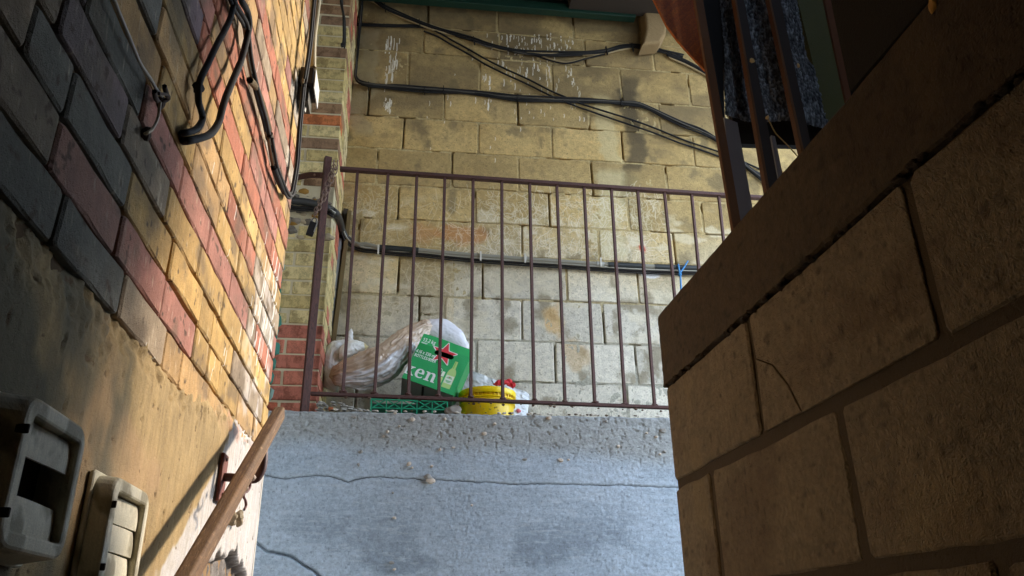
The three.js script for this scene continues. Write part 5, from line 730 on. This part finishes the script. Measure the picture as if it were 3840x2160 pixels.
  part(bk, 'label_panel', [(() => { const g = new THREE.CylinderGeometry(R * 0.905, R * 0.885, 0.042, 30, 1, true, -0.75, 1.5).translate(cx, yT - 0.094, -zc1); return g; })()], ym1);
  const smud = []; for (let i = 0; i < 9; i++) { const a = rr(-0.45, 0.45); smud.push(lump(V(cx + Math.sin(a) * R * 0.905, yT - rr(0.08, 0.1), -zc1 + Math.cos(a) * R * 0.905), rr(0.0015, 0.004), i, 1, 1, 0.3)); } part(bk, 'paint_blob', smud, mat(0xa88f20, 0.6), true);
  const sb = thing('white_sack', 'crumpled white sack leaning on the block wall behind the yellow bucket', 'sack', atZ(zx(1300, 1200), 3.5));
  part(sb, 'sack_body', [(() => { const o = [[860, 560], [960, 640], [1060, 700], [1180, 745], [1300, 795], [1430, 850], [1560, 900], [1700, 955], [1820, 985], [1878, 1020], [1884, 1100], [1870, 1200], [1850, 1300], [1835, 1345]]; return sheet(110, 70, (s, t) => { const x = mix(850, 1890 - 55 * t, s), top = lut(o.map(([a, b]) => [a, b]), x), y = mix(top, 1380, t), w = atZ(zx(x, y), 3.47); return [w.x, w.y, 0.06 + 0.012 * (1 - Math.abs(2 * fbm(s * 7 + t * 2, t * 5 - s * 3, 3) - 1)) - 0.03 * Math.pow(Math.abs(2 * s - 1), 4) - 0.02 * (1 - t) ]; }, mapB, [0, 1, 0, 1]); })()], mat(0xd6dadd, 0.6));
  part(sb, 'sack_back', [(() => { const a = atZ(zx(900, 1380), 3.5), b = atZ(zx(1800, 1380), 3.5); return box(a.x, b.x, YF, YF + 0.07, ZB + 0.006, ZB + 0.035); })()], mat(0xc9cdd0, 0.7)); part(sb, 'red_print', [lump(atZ(zx(1700, 1300), 3.485), 0.009, 3, 1.3, 1.1, 0.4)], mat(0xd87078, 0.7)); part(sb, 'dark_print', [bar(atZ(zx(1310, 865), 3.486), atZ(zx(1345, 925), 3.486), 0.004, 0.003)], mat(0x333538, 0.7));
  const rc = thing('red_rag', 'small bright red rag tucked between the bucket lid and the white sack', 'rag', atZ(zx(1520, 900), 3.42));
  part(rc, 'cloth', [skin([[1330, 925, 8, 8, 3.43], [1420, 900, 24, 16, 3.425], [1510, 885, 40, 22, 3.42], [1570, 910, 50, 22, 3.42], [1605, 950, 40, 18, 3.42], [1615, 985, 12, 10, 3.425]].map(([x, y, a, b, d]) => [atZ(zx(x, y), d), a * px * 0.85, b * px]), 50, 50, 0.35, 4, () => [0.72, 0.035, 0.05]), skin([[1500, 870, 8, 8, 3.42], [1550, 872, 14, 10, 3.42], [1612, 882, 6, 5, 3.42]].map(([x, y, a, b, d]) => [atZ(zx(x, y), d), a * px, b * px]), 20, 24, 0.3, 6, () => [0.72, 0.035, 0.05])], mat(0xffffff, 0.8, { vertexColors: true }));
  // crumbs along the landing edge
  const cr2 = thing('landing_litter', 'scatter of pale crumbs and brown chips along the landing edge under the railing', 'litter', V(0.3, YF, -3.02)); const a1 = [], a2 = []; for (let i = 0; i < 60; i++) { const x = rr(-0.3, 1.2); (i % 4 ? a1 : a2).push(lump(V(x, YF + 0.003, ZF - rr(0.006, 0.02)), rr(0.002, 0.006), i, 1.5, 0.8, 1)); } part(cr2, 'pale_crumb', a1, mat(0xcfc6b6, 0.95), true); part(cr2, 'brown_chip', a2, mat(0x5e4c3a, 0.9), true);
  part(cr2, 'brown_chip', [lump(V(atZ(zb(455, 1190), 3.02).x, YF + 0.008, -3.02), 0.009, 4, 1.2, 0.9, 1)], mat(0x9a5a34, 0.9)); part(cr2, 'pale_chip', [lump(V(atZ(zb(505, 1200), 3.02).x, YF + 0.006, -3.02), 0.008, 7, 1.2, 0.7, 1)], mat(0xd8cdb8, 0.9)); part(cr2, 'grey_rag', [lump(V(atZ(zb(1935, 1200), 3.06).x, YF + 0.02, -3.06), 0.026, 9, 1.1, 0.9, 0.7, 3)], mat(0x9a948a, 1));
}
renderer.render(scene, camera);
